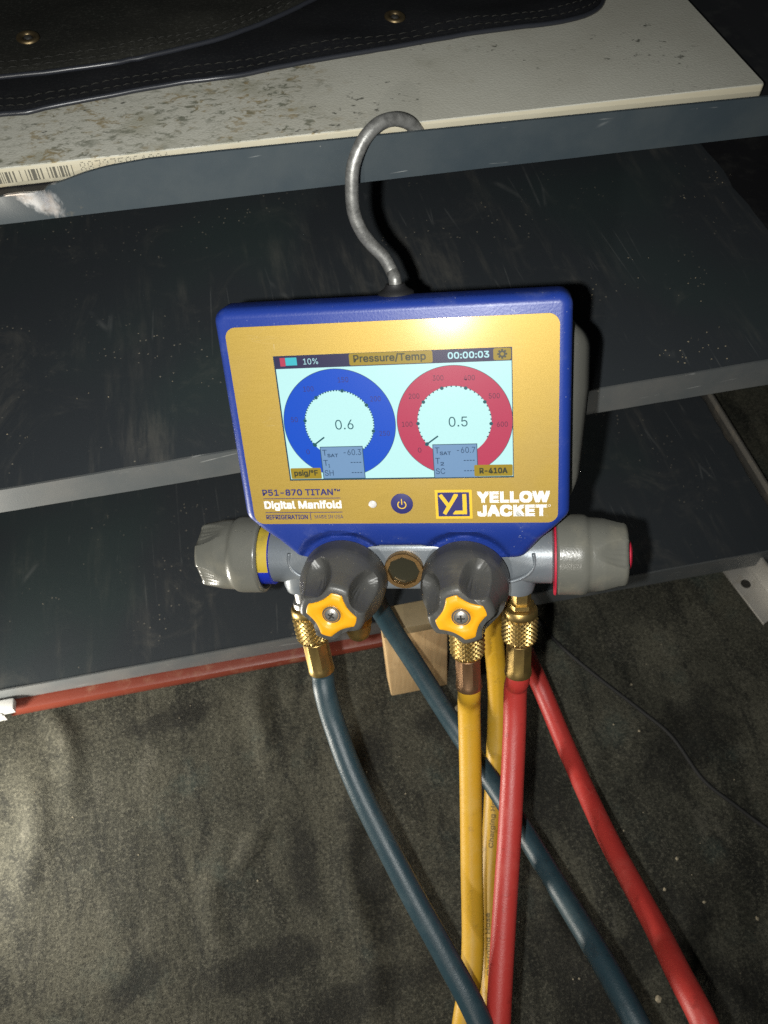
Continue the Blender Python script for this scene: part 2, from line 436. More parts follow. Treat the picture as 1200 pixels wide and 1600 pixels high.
def ring_flat(bm, cx, cy, r0, r1, z, n=96, a0=0, a1=2 * math.pi):
    full = abs(a1 - a0 - 2 * math.pi) < 1e-6
    m = n if full else n + 1
    rows = [[(cx + r * math.cos(a0 + (a1 - a0) * i / n), cy + r * math.sin(a0 + (a1 - a0) * i / n), z) for i in range(m)] for r in (r0, r1)]
    grid_faces(bm, rows, full)
def stroke(bm, a, b, w, z):
    a, b = Vector(a), Vector(b); d = (b - a).normalized(); q = Vector((-d.y, d.x)) * w / 2
    prism_flat(bm, [a - q, b - q, b + q, a + q], z)
def text_into(bm, s, x0, x1, y0, y1, z, bold=0.0, fit=True, aspect=1.0, shear=0.0, space=1.0):
    """flat lettering; its inked box is fitted to x0..x1, y0..y1 (x1=None keeps natural width)"""
    cu_ = bpy.data.curves.new('t', 'FONT'); cu_.body = s; cu_.size = 1; cu_.shear = shear; cu_.space_character = space
    cu_.resolution_u = 3
    if FONT: cu_.font = FONT
    o = bpy.data.objects.new('t', cu_); col.objects.link(o)
    dg = bpy.context.evaluated_depsgraph_get(); me = bpy.data.meshes.new_from_object(o.evaluated_get(dg))
    bpy.data.objects.remove(o); bpy.data.curves.remove(cu_)
    xs = [v.co.x for v in me.vertices]; ys = [v.co.y for v in me.vertices]
    if not xs: return
    ax, bx_, ay, by = min(xs), max(xs), min(ys), max(ys)
    sy = (y1 - y0) / (by - ay)
    sx = (x1 - x0) / (bx_ - ax) if x1 is not None else sy * aspect
    e = bold * (y1 - y0) * 1.1                     # stroke weight: shifted impressions, each a hair above the last
    if x1 is not None: sx = (x1 - x0 - 2 * e) / (bx_ - ax)
    sy = (y1 - y0 - 2 * e) / (by - ay)
    base = [(v.co.x, v.co.y) for v in me.vertices]
    for q, (dx, dy) in enumerate([(0, 0)] if bold <= 0 else [(-1, -1), (1, 1), (-1, 1), (1, -1), (0, 0)]):
        for v, (vx, vy) in zip(me.vertices, base): v.co = ((vx - ax) * sx + x0 + e + dx * e, (vy - ay) * sy + y0 + e + dy * e, z + q * .006)
        bm.from_mesh(me)
    bpy.data.meshes.remove(me)
def text_obj(name, s, x0, x1, y0, y1, z, mat, parent, **kw):
    bm = bmesh.new(); text_into(bm, s, x0, x1, y0, y1, z, **kw); return mesh_obj(name, bm, mat, parent)
def flat_obj(name, P, z, mat, parent):
    bm = bmesh.new(); prism_flat(bm, P, z); return mesh_obj(name, bm, mat, parent)
def smooth01(t): t = max(0., min(1., t)); return t * t * (3 - 2 * t)

# ================================================================== THE SETTING: floor
def smooth01(t): t = max(0., min(1., t)); return t * t * (3 - 2 * t)
def fold(x, y):
    h = 0
    for (x0, y0, ang, ln, w, a) in ((-205, 300, 100, 70, 9, 5), (-225, 230, 95, 80, 12, 4), (-40, 290, 80, 60, 8, 3.5), (30, 250, 70, 80, 10, 3), (95, 170, 20, 120, 10, 3.5),
                                    (215, 60, 20, 140, 13, 5), (200, 150, 75, 90, 8, 2.5), (-60, 190, 35, 90, 5, 2.2), (-90, 150, 80, 60, 7, 2), (150, 90, 110, 80, 9, 3.5), (255, 190, 15, 120, 9, 2.5), (240, 20, 145, 80, 6, 3), (10, 130, 85, 110, 8, 3)):
        c, s = math.cos(math.radians(ang)), math.sin(math.radians(ang))
        u = (x - x0) * c + (y - y0) * s; v = -(x - x0) * s + (y - y0) * c
        v += 6 * math.sin(u * .05 + x0)
        h += 1.15 * a * math.exp(-(u / ln) ** 2 * 2 - (v / w) ** 2)
    h += 1.6 * (noise.noise(Vector((x * .012, y * .012, 3))) ) + .7 * noise.noise(Vector((x * .05, y * .05, 9)))
    h += .9 * (1 - min(1, abs(noise.noise(Vector((x * .010 + 7, y * .016, 1.5)))) * 9)) * smooth01(.5 + noise.noise(Vector((x * .02, y * .02, 8))))
    return h - 3.0
bm = bmesh.new()
nx, ny = 250, 220; X0, X1, Y0_, Y1_ = -520, 760, -330, 900
rows = [[(X0 + (X1 - X0) * i / nx, Y0_ + (Y1_ - Y0_) * j / ny, fold(X0 + (X1 - X0) * i / nx, Y0_ + (Y1_ - Y0_) * j / ny)) for i in range(nx + 1)] for j in range(ny + 1)]
grid_faces(bm, rows, False)
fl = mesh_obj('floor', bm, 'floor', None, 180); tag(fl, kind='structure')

# ================================================================== shelving unit
YF = 330.8
unit = tag(empty('shelving_unit', Matrix.Translation(Vector((60, 480, 0)) * S)), 'dark metal shelving unit with three shelves and grey front edges', 'shelving')
def under(o, parent):           # keep world coordinates under the unit's origin
    o.parent = parent; o.matrix_parent_inverse = parent.matrix_world.inverted(); return o
def sheet(bm, rows):            # front lip: rows of (x, zt, zb, yoff top)
    f, b = [], []
    for x, zt, zb, yo, yb in rows:
        f.append([Vector((x, YF + yo * (1 - q / 8) ** 1.6 + yb * q / 8, zt + (zb - zt) * q / 8)) for q in range(9)])
        b.append([p + Vector((0, 1.3, 0)) for p in f[-1]])
    loop = [fr + bk[::-1] for fr, bk in zip(f, b)]
    grid_faces(bm, loop, True, True, True)
# upper shelf: tray with an upstanding edge, torn and bent at the left
bm = bmesh.new(); box(bm, -430, 520, YF + 1.6, 640, 453.4, 455.4); s1 = mesh_obj('shelf', bm, 'pan', None); under(s1, unit)
prof = [(-430, 468, 0), (-140, 463, -1), (-110, 459, -2), (-96, 457.5, -2.5), (-89, 458.8, -4), (-85.5, 460.3, -5.5), (-79.6, 461.0, -6.5), (-75.5, 460.6, -6.5), (-73.2, 459.6, -5.0), (-72.2, 457.6, -1.5), (-70, 459.2, -.5), (-63.2, 460.5, -.2),
        (-54.9, 462.4, .3), (-47, 463.9, .2), (-42.9, 464.5, 0), (-28, 465.6, 0), (-10, 465.5, 0)] + [(x, 465.5 - .0121 * x, 0) for x in range(0, 521, 20)]
bm = bmesh.new(); sheet(bm, [(x, zt, 444.0 - .0027 * x, yo, .25 * noise.noise(Vector((x * .03, 0, 0)))) for x, zt, yo in prof])
lip1 = mesh_obj('front_edge', bm, 'torn', None, 60); under(lip1, s1); lip1['label'] = 'blue-grey painted edge, torn and bent at its left end'
# middle shelf
def flat_shelf(zt, dzt, zb, dzb, xend, matend, lipmat):
    xs = [-430 + 25 * i for i in range(int((xend + 430) / 25) + 1)]
    bm = bmesh.new()
    rows = [[(x, YF + 1.6, zt + dzt * x - 1.6), (x, 700, zt + dzt * x - 1.6), (x, 700, zt + dzt * x - 3.2), (x, YF + 1.6, zt + dzt * x - 3.2)] for x in xs]
    grid_faces(bm, rows, True, True, True)
    s = mesh_obj('shelf', bm, 'pan', None); under(s, unit)
    bm = bmesh.new()
    sheet(bm, [(x, zt + dzt * x + .35 * noise.noise(Vector((x * .05, zt, 0))), zb + dzb * x + .4 * noise.noise(Vector((x * .06, zt, 5))), 0, .3 * noise.noise(Vector((x * .02, zt, 2)))) for x in [-430 + 10 * i for i in range(int((xend + 430) / 10) + 1)]])
    l = mesh_obj('front_edge', bm, lipmat, None, 35); under(l, s)
    bm = bmesh.new()
    xs = [-430 + 12 * i for i in range(int((matend + 430) / 12) + 1)]
    rows = []
    for x in xs:
        r = []
        for j in range(30):
            y = YF + 1.5 + j * 12.0
            xx = x + (3 * noise.noise(Vector((y * .05, zt, 1))) if x == xs[-1] else 0)
            r.append((xx, y, zt + dzt * x - .35 + .5 * noise.noise(Vector((x * .015, y * .015, zt)))*(0 if j == 0 else 1)))
        rows.append(r)
    grid_faces(bm, rows, False)
    m = mesh_obj('liner', bm, 'liner', None, 180); under(m, s)
    return s
s2 = flat_shelf(280.6, .0175, 259.8, .0108, 520, 391, 'lip2')
s3 = flat_shelf(39.2, -.0092, 20.2, -.0165, 455, 452, 'lip2')
# raised end of the bottom shelf and the upright at its corner
bm = bmesh.new(); box(bm, 453.5, 456, YF + 2, 690, 20, 40.5, .6); o = mesh_obj('end_flange', bm, 'flange', None); under(o, s3)
bm = bmesh.new(); box(bm, 459, 461, 540, 585, 0, 470, .3); box(bm, 461.2, 500, 583, 585, 0, 470, .3)
o = mesh_obj('upright', bm, 'pan', None); under(o, unit)
bm = bmesh.new(); box(bm, -420, -417, 640, 690, 0, 470, .3); o = mesh_obj('upright', bm, 'pan', None); under(o, unit)
bm = bmesh.new(); box(bm, -430, 520, 701, 704, 0, 470); o = mesh_obj('back_panel', bm, 'pan', None); under(o, unit)

# ================================================================== board lying on the upper shelf
board = tag(empty('laminate_board', Matrix.Translation(Vector((50, 430, 455.4)) * S)), 'stained pale laminate board lying on the top shelf under the black cloth', 'board')
bm = bmesh.new()
def bpoly(o): return [Vector(p) for p in ((-360 + o, 338.5 + o), (251 - o, 338.5 + o), (257 - o, 640 - o), (-360 + o, 640 - o))]
B0 = round_poly(bpoly(0), [1, 2.2, 1, 1], 4)
grid_faces(bm, [[(p.x, p.y, z) for p in (inset_poly(B0, d) if d else B0)] for d, z in ((.5, 455.9), (0, 456.6), (0, 463.5), (.25, 463.95))], True, True, False)
o = mesh_obj('core', bm, 'board_edge', None, 50); under(o, board)
bm = bmesh.new(); T = inset_poly(B0, .25)
grid_faces(bm, [[(p.x, p.y, 463.95) for p in T], [(p.x, p.y, 464.3) for p in inset_poly(B0, .6)]], True, False, True)
o = mesh_obj('laminate_top', bm, 'board', None, 40); under(o, board)
# barcode and number printed on its front edge
bm = bmesh.new(); x = -118.0; random.seed(11)
while x < -59.5:
    w = random.choice((.35, .35, .6, .6, 1.1, 1.7)); g = random.choice((.5, .5, .9, 1.3, 2.0))
    z0, z1 = 457.7, 462.6
    bm.faces.new([bm.verts.new(p) for p in ((x, 338.44, z0), (x + w, 338.44, z0), (x + w, 338.44, z1), (x, 338.44, z1))])
    x += w + g
o = mesh_obj('barcode', bm, 'bar_ink', None); under(o, board)
# dot-matrix number
DOT = {'8': ('0110', '1001', '1001', '0110', '1001', '1001', '0110'), '7': ('1111', '0001', '0001', '0010', '0010', '0100', '0100'), '2': ('0110', '1001', '0001', '0010', '0100', '1000', '1111'),
       '5': ('1111', '1000', '1110', '0001', '0001', '1001', '0110'), '0': ('0110', '1001', '1001', '1001', '1001', '1001', '0110'), '6': ('0110', '1000', '1000', '1110', '1001', '1001', '0110'),
       '4': ('0010', '0110', '1010', '1010', '1111', '0010', '0010')}
bm = bmesh.new(); x = -56.2
for ch in '887275064204':
    for r, row in enumerate(DOT[ch]):
        for c, q in enumerate(row):
            if q == '1':
                cx, cz = x + c * .58, 463.1 - r * .72
                bm.faces.new([bm.verts.new((cx + .24 * math.cos(a), 338.44, cz + .28 * math.sin(a))) for a in [k * math.pi / 3 for k in range(6)]])
    x += 3.12
o = mesh_obj('printed_number', bm, 'bar_ink', None); under(o, board)

# ================================================================== black cloth folded on the board
cloth = tag(empty('folded_cloth', Matrix.Translation(Vector((0, 450, 464.6)) * S)), 'folded black cloth with shiny piping and brass eyelets on the pale board', 'cloth')
def resample(pts, step):
    P = catmull([(x, y, 0) for x, y in pts], 14); out = [P[0]]; acc = 0
    for a, b in zip(P, P[1:]):
        acc += (b - a).length
        if acc >= step: out.append(b); acc = 0
    return out
def cloth_layer(name, pts, zb, th, mat, back, seed):
    E = resample(pts, 4.0)
    bm = bmesh.new(); rows = []
    for e in E:
        r = []
        n = 26
        for j in range(n + 1):
            f = (j / n) ** 1.4
            y = e.y + (back - e.y) * f
            d = y - e.y
            h = th * (1 - math.exp(-d / 4.0)) + 2.6 * noise.noise(Vector((e.x * .022, y * .03, seed))) * smooth01(d / 15) * 1.6 + .8 * noise.noise(Vector((e.x * .06, y * .05, seed + 4))) * smooth01(d / 8)
            h += -0.9 * math.exp(-((d - 9) / 1.6) ** 2) + -.7 * math.exp(-((d - 4.2) / 1.2) ** 2)       # stitched-down hem
            r.append((e.x + .4 * noise.noise(Vector((e.x * .1, y * .1, 2))), y, zb + max(.2, h)))
        rows.append(r)
    grid_faces(bm, rows, False)
    top = mesh_obj(name, bm, mat, None, 180); under(top, cloth)
    bm = bmesh.new()
    tube(bm, [(e.x, e.y - .4, zb + 1.25 + .35 * noise.noise(Vector((e.x * .08, seed, 0)))) for e in E], 1.15, 10, 1, raw=True)
    o = mesh_obj('piping', bm, 'piping', None, 180); under(o, top)
    bm = bmesh.new()
    for off in (4.3, 9.0):
        for a, b in zip(E[::1], E[1::1]):
            m0 = a.lerp(b, .12); m1 = a.lerp(b, .85)
            d = off
            h = th * (1 - math.exp(-d / 4.0)) + .05
            dn = 2.6 * noise.noise(Vector((m0.x * .022, (m0.y + d) * .03, seed))) * smooth01(d / 15) * 1.6 + .8 * noise.noise(Vector((m0.x * .06, (m0.y + d) * .05, seed + 4))) * smooth01(d / 8)
            z = zb + max(.4, h + dn - .35)
            tube(bm, [(m0.x, m0.y + d, z), m0.lerp(m1, .5) + Vector((0, d, z + .35)), (m1.x, m1.y + d, z)], .26, 5, 1, raw=True)
    o = mesh_obj('stitching', bm, 'thread', None, 180); under(o, top); o['kind'] = 'stuff'
    return top
low = cloth_layer('lower_fold', [(-330, 377), (-200, 379), (-120, 380), (-88.8, 379.7), (-76, 378.8), (-72, 381.0), (-41.1, 386.6), (-11.2, 391.4), (12.6, 392.4), (48.5, 399.2), (86.2, 404.3), (127.5, 410.6), (152, 412.4), (178.9, 414.0), (196, 420), (206.1, 430), (213, 450), (216, 500)], 464.5, 4.0, 'cloth_low', 560, 1.0)
up = cloth_layer('upper_fold', [(-330, 400), (-200, 401), (-120, 401.5), (-87.9, 401.9), (-63, 402.6), (-37.8, 404.9), (-32, 406.8), (-27.8, 407.0), (-2.7, 414.3), (19, 423), (52.9, 445.3), (87.9, 476.5), (110, 510)], 469.6, 5.0, 'cloth_up', 570, 2.0)
def eyelet(pos, parent, squash):
    bm = bmesh.new()
    prof = [(0, 5.2), (.7, 5.0), (1.1, 4.2), (1.0, 3.2), (.2, 2.5), (-.6, 2.2)]
    lathe(bm, pos, (.05, -.1, 1), prof, 28, False)
    o = mesh_obj('eyelet', bm, 'old_brass', None, 180); under(o, parent)
    bm = bmesh.new(); lathe(bm, (pos[0], pos[1], pos[2]), (.05, -.1, 1), [(-.2, 2.3), (.6, 1.6), (.9, .8)], 20, True)
    o = mesh_obj('eyelet_centre', bm, 'dark', None, 180); under(o, parent)
eyelet((-76.2, 426.6, 475.4), up, 1); eyelet((96.4, 426.8, 469.4), low, 1)

# ================================================================== floor-level things
bm = bmesh.new()
prof = [(323.5, 8.5), (322.2, 11), (322.0, 15), (323.0, 18), (326.5, 19.6), (339, 19.2), (339, 8)]
grid_faces(bm, [[(x, y + .6 * noise.noise(Vector((x * .01, 0, 1))), z + .0 - .010 * (x - 0) * (1 if z > 12 else .6)) for y, z in prof] for x in [-238 + 12 * i for i in range(38)]], True, True, True)
rb = mesh_obj('red_bar', bm, 'redbar', None, 40); tag(rb, 'scuffed red painted bar lying along the foot of the bottom shelf', 'bar')
bm = bmesh.new()
box(bm, -268, -231, 318.5, 328.5, 24, 31.5, 1.4); box(bm, -262, -240, 317.2, 318.3, 17, 24.6, .4)
lathe(bm, (-243, 318.6, 27.5), (0, -1, 0), [(0, 2.6), (1.2, 2.4), (1.6, 1.6)], 20)
cl = mesh_obj('latch', bm, plain('white_latch_paint', (.55, .55, .53), .35), None, 40); tag(cl, 'small white metal latch at the left end of the red bar', 'latch')
# wooden block
blk = tag(empty('wood_block', Matrix.Translation(Vector((90, 288, 0)) * S)), 'pale wooden block standing on the floor behind the blue hose', 'block')
bm = bmesh.new(); box(bm, 67.5, 116, 281, 300, -1, 106, 1.6)
for v in bm.verts: v.co.x -= .062 * max(0, v.co.z); v.co.x += .3 * noise.noise(v.co * .1)
o = mesh_obj('body', bm, 'wood', None, 40); under(o, blk)
bm = bmesh.new(); box(bm, 66.9, 116.6, 280.4, 300.6, 106.3, 117, 1.2)
for v in bm.verts: v.co.x -= .062 * max(0, v.co.z)
o = mesh_obj('end_strip', bm, 'wood_dark', None, 40); under(o, blk)
# black wire on the carpet
bm = bmesh.new()
wp = [(196, 352), (209, 329.9), (220.2, 301.5), (241.9, 264.6), (267.5, 227.9), (283.5, 199.1), (294.3, 162.0), (310.1, 138.3), (325.9, 116.7), (345.7, 94.4), (380, 70)]
tube(bm, [(x, y, fold(x, y) + 1.5) for x, y in wp], 1.75, 10, 10)
o = mesh_obj('black_wire', bm, 'cable', None, 180); tag(o, 'thin black wire trailing over the carpet at the right', 'wire')
# zinc angle at the lower right
ang = tag(empty('angle_bar', Matrix.Translation(Vector((410, 310, 0)) * S)), 'dull zinc angle bar with a bolt hole on the floor at the right edge', 'angle bar')
bm = bmesh.new()
P = [Vector(p) for p in ((393.5, 338), (404.5, 278), (425, 287), (418, 338))]
slab(bm, [(p.x, p.y) for p in P], 1.2, 3.2)
o = mesh_obj('flange', bm, 'zinc', None); under(o, ang)
bm = bmesh.new(); grid_faces(bm, [[(418.2, 338, 1.2), (425.2, 287, 1.2), (427.2, 287.5, 1.2), (420.2, 338, 1.2)], [(418.2, 338, 26), (425.2, 287, 26), (427.2, 287.5, 26), (420.2, 338, 26)]], True, True, True)
o = mesh_obj('web', bm, 'zinc', None); under(o, ang)
bm = bmesh.new(); lathe(bm, (407.5, 319.5, 3.25), (0, 0, 1), [(0, 4.6), (.08, 3.8)], 22); o = mesh_obj('bolt_hole', bm, 'dark', None); under(o, ang)
# crumbs
bm = bmesh.new(); random.seed(3)
cr_pts = [(199.4, 27.4, 2.6), (249.9, 110.2, 1.3), (255.4, 77.4, 1.5), (260.2, 209.8, 1.4), (241.7, 219.3, 1.1), (119.2, 259.4, 3.2), (232, 92, 1.2), (205, 180, 1.1), (290, 60, 1.3), (-60, 160, .9), (150, 50, 1.0), (270, 250, 1.0)]
cr_pts += [(random.uniform(-230, 330), random.uniform(0, 310), random.uniform(.3, .55)) for _ in range(34)]
for x, y, r in cr_pts:
    b2 = bmesh.new(); bmesh.ops.create_icosphere(b2, subdivisions=1, radius=r)
    sc = Vector((random.uniform(.6, 1.3), random.uniform(.6, 1.3), random.uniform(.35, .6)))
    for v in b2.verts: v.co = Vector((v.co.x * sc.x, v.co.y * sc.y, v.co.z * sc.z)) * random.uniform(.8, 1.2) + Vector((x, y, fold(x, y) + r * .4))
    me = bpy.data.meshes.new('tmp'); b2.to_mesh(me); b2.free(); bm.from_mesh(me); bpy.data.meshes.remove(me)
o = mesh_obj('crumbs', bm, 'crumb'); tag(o, 'pale crumbs and grit scattered over the dark carpet', 'crumbs', kind='stuff')

# ================================================================== digital manifold gauge
ga, gb, gn = Vector((0.94519, -0.29456, 0.14092)), Vector((0.01839, 0.47888, 0.87769)), Vector((-0.32601, -0.82699, 0.45805))
gt = Vector((60.2, 256.4, 364.5))
GM = Matrix(((ga.x, gb.x, gn.x, gt.x * S), (ga.y, gb.y, gn.y, gt.y * S), (ga.z, gb.z, gn.z, gt.z * S), (0, 0, 0, 1)))
def G(x, y, z): return gt + ga * x + gb * y + gn * z
gauge = tag(empty('digital_manifold', GM), 'blue and gold gauge with a lit screen, hanging by its hook from the shelf', 'gauge')

# --- housing
KL, KR = Vector((-34.0, -87.0)), Vector((29.4, -87.5))
out = [(-80.6, 57.6), (-80.6, -48), (-66.5, -62.5), (-57.5, -75.5), (-40, -76.5), (-13, -67.5), (8, -67.5), (36, -76.5), (59, -75.5), (67.5, -62.5), (81, -48), (81, 57.6)]
H0 = round_poly([Vector(p) for p in out], [6, 7, 10, 8, 8, 5, 5, 8, 8, 10, 7, 6], 7)
bm = bmesh.new()
rings = [(-17, 1.2), (-16.2, .3), (-15, 0), (-5, 0), (-3.4, .3), (-2.0, 1.0), (-1.0, 1.9), (-.3, 3.0), (0, 4.2)]
vr = grid_faces(bm, [[(p.x, p.y, z) for p in (inset_poly(H0, d) if d else H0)] for z, d in rings], True, True, True)
low_geom = lambda: [g for g in list(bm.verts) + list(bm.edges) + list(bm.faces)]
for y in [-50 - 1.3 * i for i in range(20)]:
    bmesh.ops.bisect_plane(bm, geom=low_geom(), plane_co=(0, y, 0), plane_no=(0, 1, 0))
for x in [-66 + 1.6 * i for i in range(83)]:
    fs = [f for f in bm.faces if f.calc_center_median().y < -50]
    es = {e for f in fs for e in f.edges}; vs = {v for f in fs for v in f.verts}
    bmesh.ops.bisect_plane(bm, geom=fs + list(es) + list(vs), plane_co=(x, 0, 0), plane_no=(1, 0, 0))
for v in bm.verts:
    if v.co.y < -51.5 and v.co.z > -14:
        chin = -6.5 * smooth01((-52.0 - v.co.y) / 26.0)
        z = v.co.z + chin
        for K in (KL, KR):
            r = (Vector((v.co.x, v.co.y)) - K).length
            if r < 31: z = min(z, max(-9.4, -1.4 - (31 - r) * 1.25))
        v.co.z = z if v.co.z > -9 else v.co.z
housing = mesh_obj('housing', bm, 'blue', gauge, 32)
# bulging grey rear shell
bm = bmesh.new(); rows = []
for z, hw, yt, yb in ((-16.5, 79.5, 55, -62), (-19, 83, 54, -62), (-25, 88, 51, -60), (-33, 91, 48, -57), (-42, 89, 44, -52), (-48, 82, 38, -46), (-50, 70, 30, -38)):
    R_ = round_poly([Vector(p) for p in ((-hw, yt - 18), (-hw, 5), (-hw + 4, yb + 10), (-hw + 22, yb), (hw - 22, yb), (hw - 4, yb + 10), (hw, 5), (hw, yt - 18), (hw - 18, yt), (-hw + 18, yt))], [14, 30, 16, 10, 10, 16, 30, 14, 14, 14], 6)
    rows.append([(p.x, p.y, z) for p in R_])
grid_faces(bm, rows, True, True, True)
mesh_obj('rear_shell', bm, 'shell', gauge, 50)

# --- faceplate with its print
PZ = .35
P0 = round_poly([Vector(p) for p in ((-75.4, 49.4), (-75.4, -51), (75.4, -51), (75.4, 49.4))], 5, 7)
bm = bmesh.new()
SCR = (-54.2, 54.9, -27.2, 35.4)
inner = [Vector((SCR[0], SCR[3])), Vector((SCR[0], SCR[2])), Vector((SCR[1], SCR[2])), Vector((SCR[1], SCR[3]))]
ov = [bm.verts.new((p.x, p.y, PZ)) for p in P0]; n4 = len(P0) // 4; iv = [bm.verts.new((p.x, p.y, PZ)) for p in inner]
for c in range(4):
    seg = ov[c * n4:(c + 1) * n4]
    for a_, b_ in zip(seg, seg[1:]): bm.faces.new((a_, b_, iv[c]))
    bm.faces.new((seg[-1], ov[((c + 1) * n4) % len(ov)], iv[(c + 1) % 4], iv[c]))
# edge thickness outside and inside
lo = [bm.verts.new((p.x, p.y, .02)) for p in P0]
for i in range(len(ov)): bm.faces.new((ov[i - 1], ov[i], lo[i], lo[i - 1]))
il = [bm.verts.new((p.x, p.y, .05)) for p in inner]
for i in range(4): bm.faces.new((iv[i - 1], iv[i], il[i], il[i - 1]))
plate = mesh_obj('faceplate', bm, 'gold', gauge)
TZ = PZ + .06
text_obj('model_lettering', 'P51-870 TITAN', -69.3, -33.2, -35.3, -31.8, TZ, 'print_blue', plate, bold=.035)
text_obj('trademark_sign', '™', -32.6, -29.6, -33.2, -31.8, TZ, 'print_blue', plate)
flat_obj('rule_line', rect(-69.3, -29.8, -37.0, -36.65), TZ, 'print_blue', plate)
text_obj('product_lettering', 'Digital Manifold', -69.3, -29.6, -43.6, -38.0, TZ, 'print_white', plate, bold=.038)
flat_obj('rule_line', rect(-69.3, -29.5, -44.75, -44.4), TZ, 'print_blue', plate)
text_obj('type_lettering', 'REFRIGERATION', -69.3, -47.6, -48.4, -45.8, TZ, 'print_blue', plate, bold=.03)
flat_obj('divider_line', rect(-46.3, -45.95, -48.8, -45.0), TZ, 'print_blue', plate)
text_obj('origin_lettering', 'MADE IN USA', -44.0, -29.5, -48.1, -46.1, TZ, 'print_blue', plate)
bm = bmesh.new()
text_into(bm, 'YELLOW', 37.2, 71.6, -40.3, -34.2, TZ, bold=.075, space=1.06)
text_into(bm, 'JACKET', 37.2, 70.3, -47.6, -41.3, TZ, bold=.075, space=1.06)
ring_flat(bm, 71.4, -42.0, .45, .62, TZ, 20)
mesh_obj('maker_lettering', bm, 'print_white', plate)
lx0, lx1, ly0, ly1 = 17.0, 34.8, -48.6, -33.2
lg = flat_obj('maker_logo', rect(lx0, lx1, ly0, ly1), TZ, 'print_yellow', plate)
flat_obj('logo_field', rect(lx0 + 1.3, lx1 - 1.3, ly0 + 1.3, ly1 - 1.3), TZ + .05, 'print_blue', plate)
bm = bmesh.new(); z = TZ + .10
def L(u, v): return (lx0 + u, ly0 + v)
stroke(bm, L(2.5, 12.9), L(6.6, 6.6), 1.9, z); stroke(bm, L(10.4, 13.0), L(4.2, 2.6), 1.9, z + .002)
bm.faces.new([bm.verts.new((*L(u, v), z + .004)) for u, v in ((9.2, 13.2), (11.2, 13.2), (9.9, 11.0), (8.0, 11.0))])
bm.faces.new([bm.verts.new((*L(u, v), z + .006)) for u, v in ((13.2, 13.2), (15.2, 13.2), (15.2, 2.4), (8.2, 2.4), (9.6, 4.4), (13.2, 4.4))])
mesh_obj('logo_letters', bm, 'print_yellow', plate)
# power button
bm = bmesh.new(); lathe(bm, (.6, -40.3, TZ - .05), (0, 0, 1), [(0, 5.5), (.22, 5.4), (.34, 5.0)], 48); pb = mesh_obj('power_button', bm, 'print_blue', plate, 40)
bm = bmesh.new(); z = TZ + .36
ring_flat(bm, .6, -40.7, 1.75, 2.25, z, 40, math.radians(125), math.radians(415)); prism_flat(bm, rect(.36, .84, -40.6, -37.6), z + .01)
mesh_obj('power_symbol', bm, 'print_yellow', plate)
bm = bmesh.new(); lathe(bm, (-13.9, -40.4, TZ - .04), (0, 0, 1), [(0, 2.1), (.3, 1.9), (.7, 1.2), (.85, .5)], 28); mesh_obj('status_lamp', bm, 'led', plate, 180)

# --- screen
def srgb(r, g, b): return tuple(((c / 255 / 12.92) if c <= 10 else ((c / 255 + .055) / 1.055) ** 2.4) for c in (r, g, b))
E_ = {k: glow('screen_' + k, srgb(*c)) for k, c in dict(bg=(200, 250, 247), bar=(52, 46, 82), tab=(168, 142, 28), tabtext=(66, 66, 40), white=(188, 240, 244), cyan=(70, 196, 208), redseg=(196, 66, 92),
      blue=(14, 82, 206), red=(196, 62, 92), dark=(22, 88, 98), num_r=(88, 40, 68), num_b=(62, 52, 116), box=(122, 158, 196), boxline=(44, 84, 104), boxtext=(44, 72, 104), frame=(36, 72, 84), gear=(74, 74, 60)).items()}
sz = .12
bm = bmesh.new(); prism_flat(bm, rect(SCR[0] + .05, SCR[1] - .05, SCR[2] + .05, SCR[3] - .05), sz - .04); screen = mesh_obj('screen', bm, E_['frame'], gauge)
bm = bmesh.new(); prism_flat(bm, rect(SCR[0] + .6, SCR[1] - .35, SCR[2] + .7, 29.4), sz); mesh_obj('display_field', bm, E_['bg'], screen)
z1_, z2_, z3_, z4_ = sz + .03, sz + .06, sz + .09, sz + .12
flat_obj('status_bar', rect(SCR[0] + .4, SCR[1] - .2, 29.2, 35.2), z1_, E_['bar'], screen)
flat_obj('battery_icon', rect(-48.6, -43.2, 30.7, 34.4), z2_, E_['cyan'], screen)
flat_obj('battery_level', rect(-51.2, -48.7, 30.4, 34.4), z2_, E_['redseg'], screen)
text_obj('battery_text', '10%', -40.2, -33.2, 30.9, 33.7, z2_, E_['white'], screen)
flat_obj('title_tab', round_poly([Vector(p) for p in ((-18.6, 35.2), (-18.6, 29.6), (19.6, 29.6), (19.6, 35.2))], .9, 4), z2_, E_['tab'], screen)
text_obj('title_text', 'Pressure/Temp', -16.6, 16.6, 30.1, 34.6, z3_, E_['tabtext'], screen, bold=.025)
text_obj('clock_text', '00:00:03', 26.4, 44.8, 30.9, 34.0, z2_, E_['white'], screen, bold=.03)
flat_obj('settings_tab', round_poly([Vector(p) for p in ((46.6, 35.0), (46.6, 29.6), (54.4, 29.6), (54.4, 35.0))], .9, 4), z2_, E_['tab'], screen)
bm = bmesh.new(); gp = []
for i in range(8):
    for r, da in ((1.55, -.30), (2.25, -.20), (2.25, .20), (1.55, .30)):
        a = i * math.pi / 4 + da; gp.append((50.5 + r * math.cos(a), 32.3 + r * math.sin(a)))
n8 = len(gp); rows = [[(*p, z3_) for p in gp], [(50.5 + .8 * math.cos(math.atan2(p[1] - 32.3, p[0] - 50.5)), 32.3 + .8 * math.sin(math.atan2(p[1] - 32.3, p[0] - 50.5)), z3_) for p in gp]]
grid_faces(bm, rows, True); mesh_obj('settings_gear', bm, E_['gear'], screen)

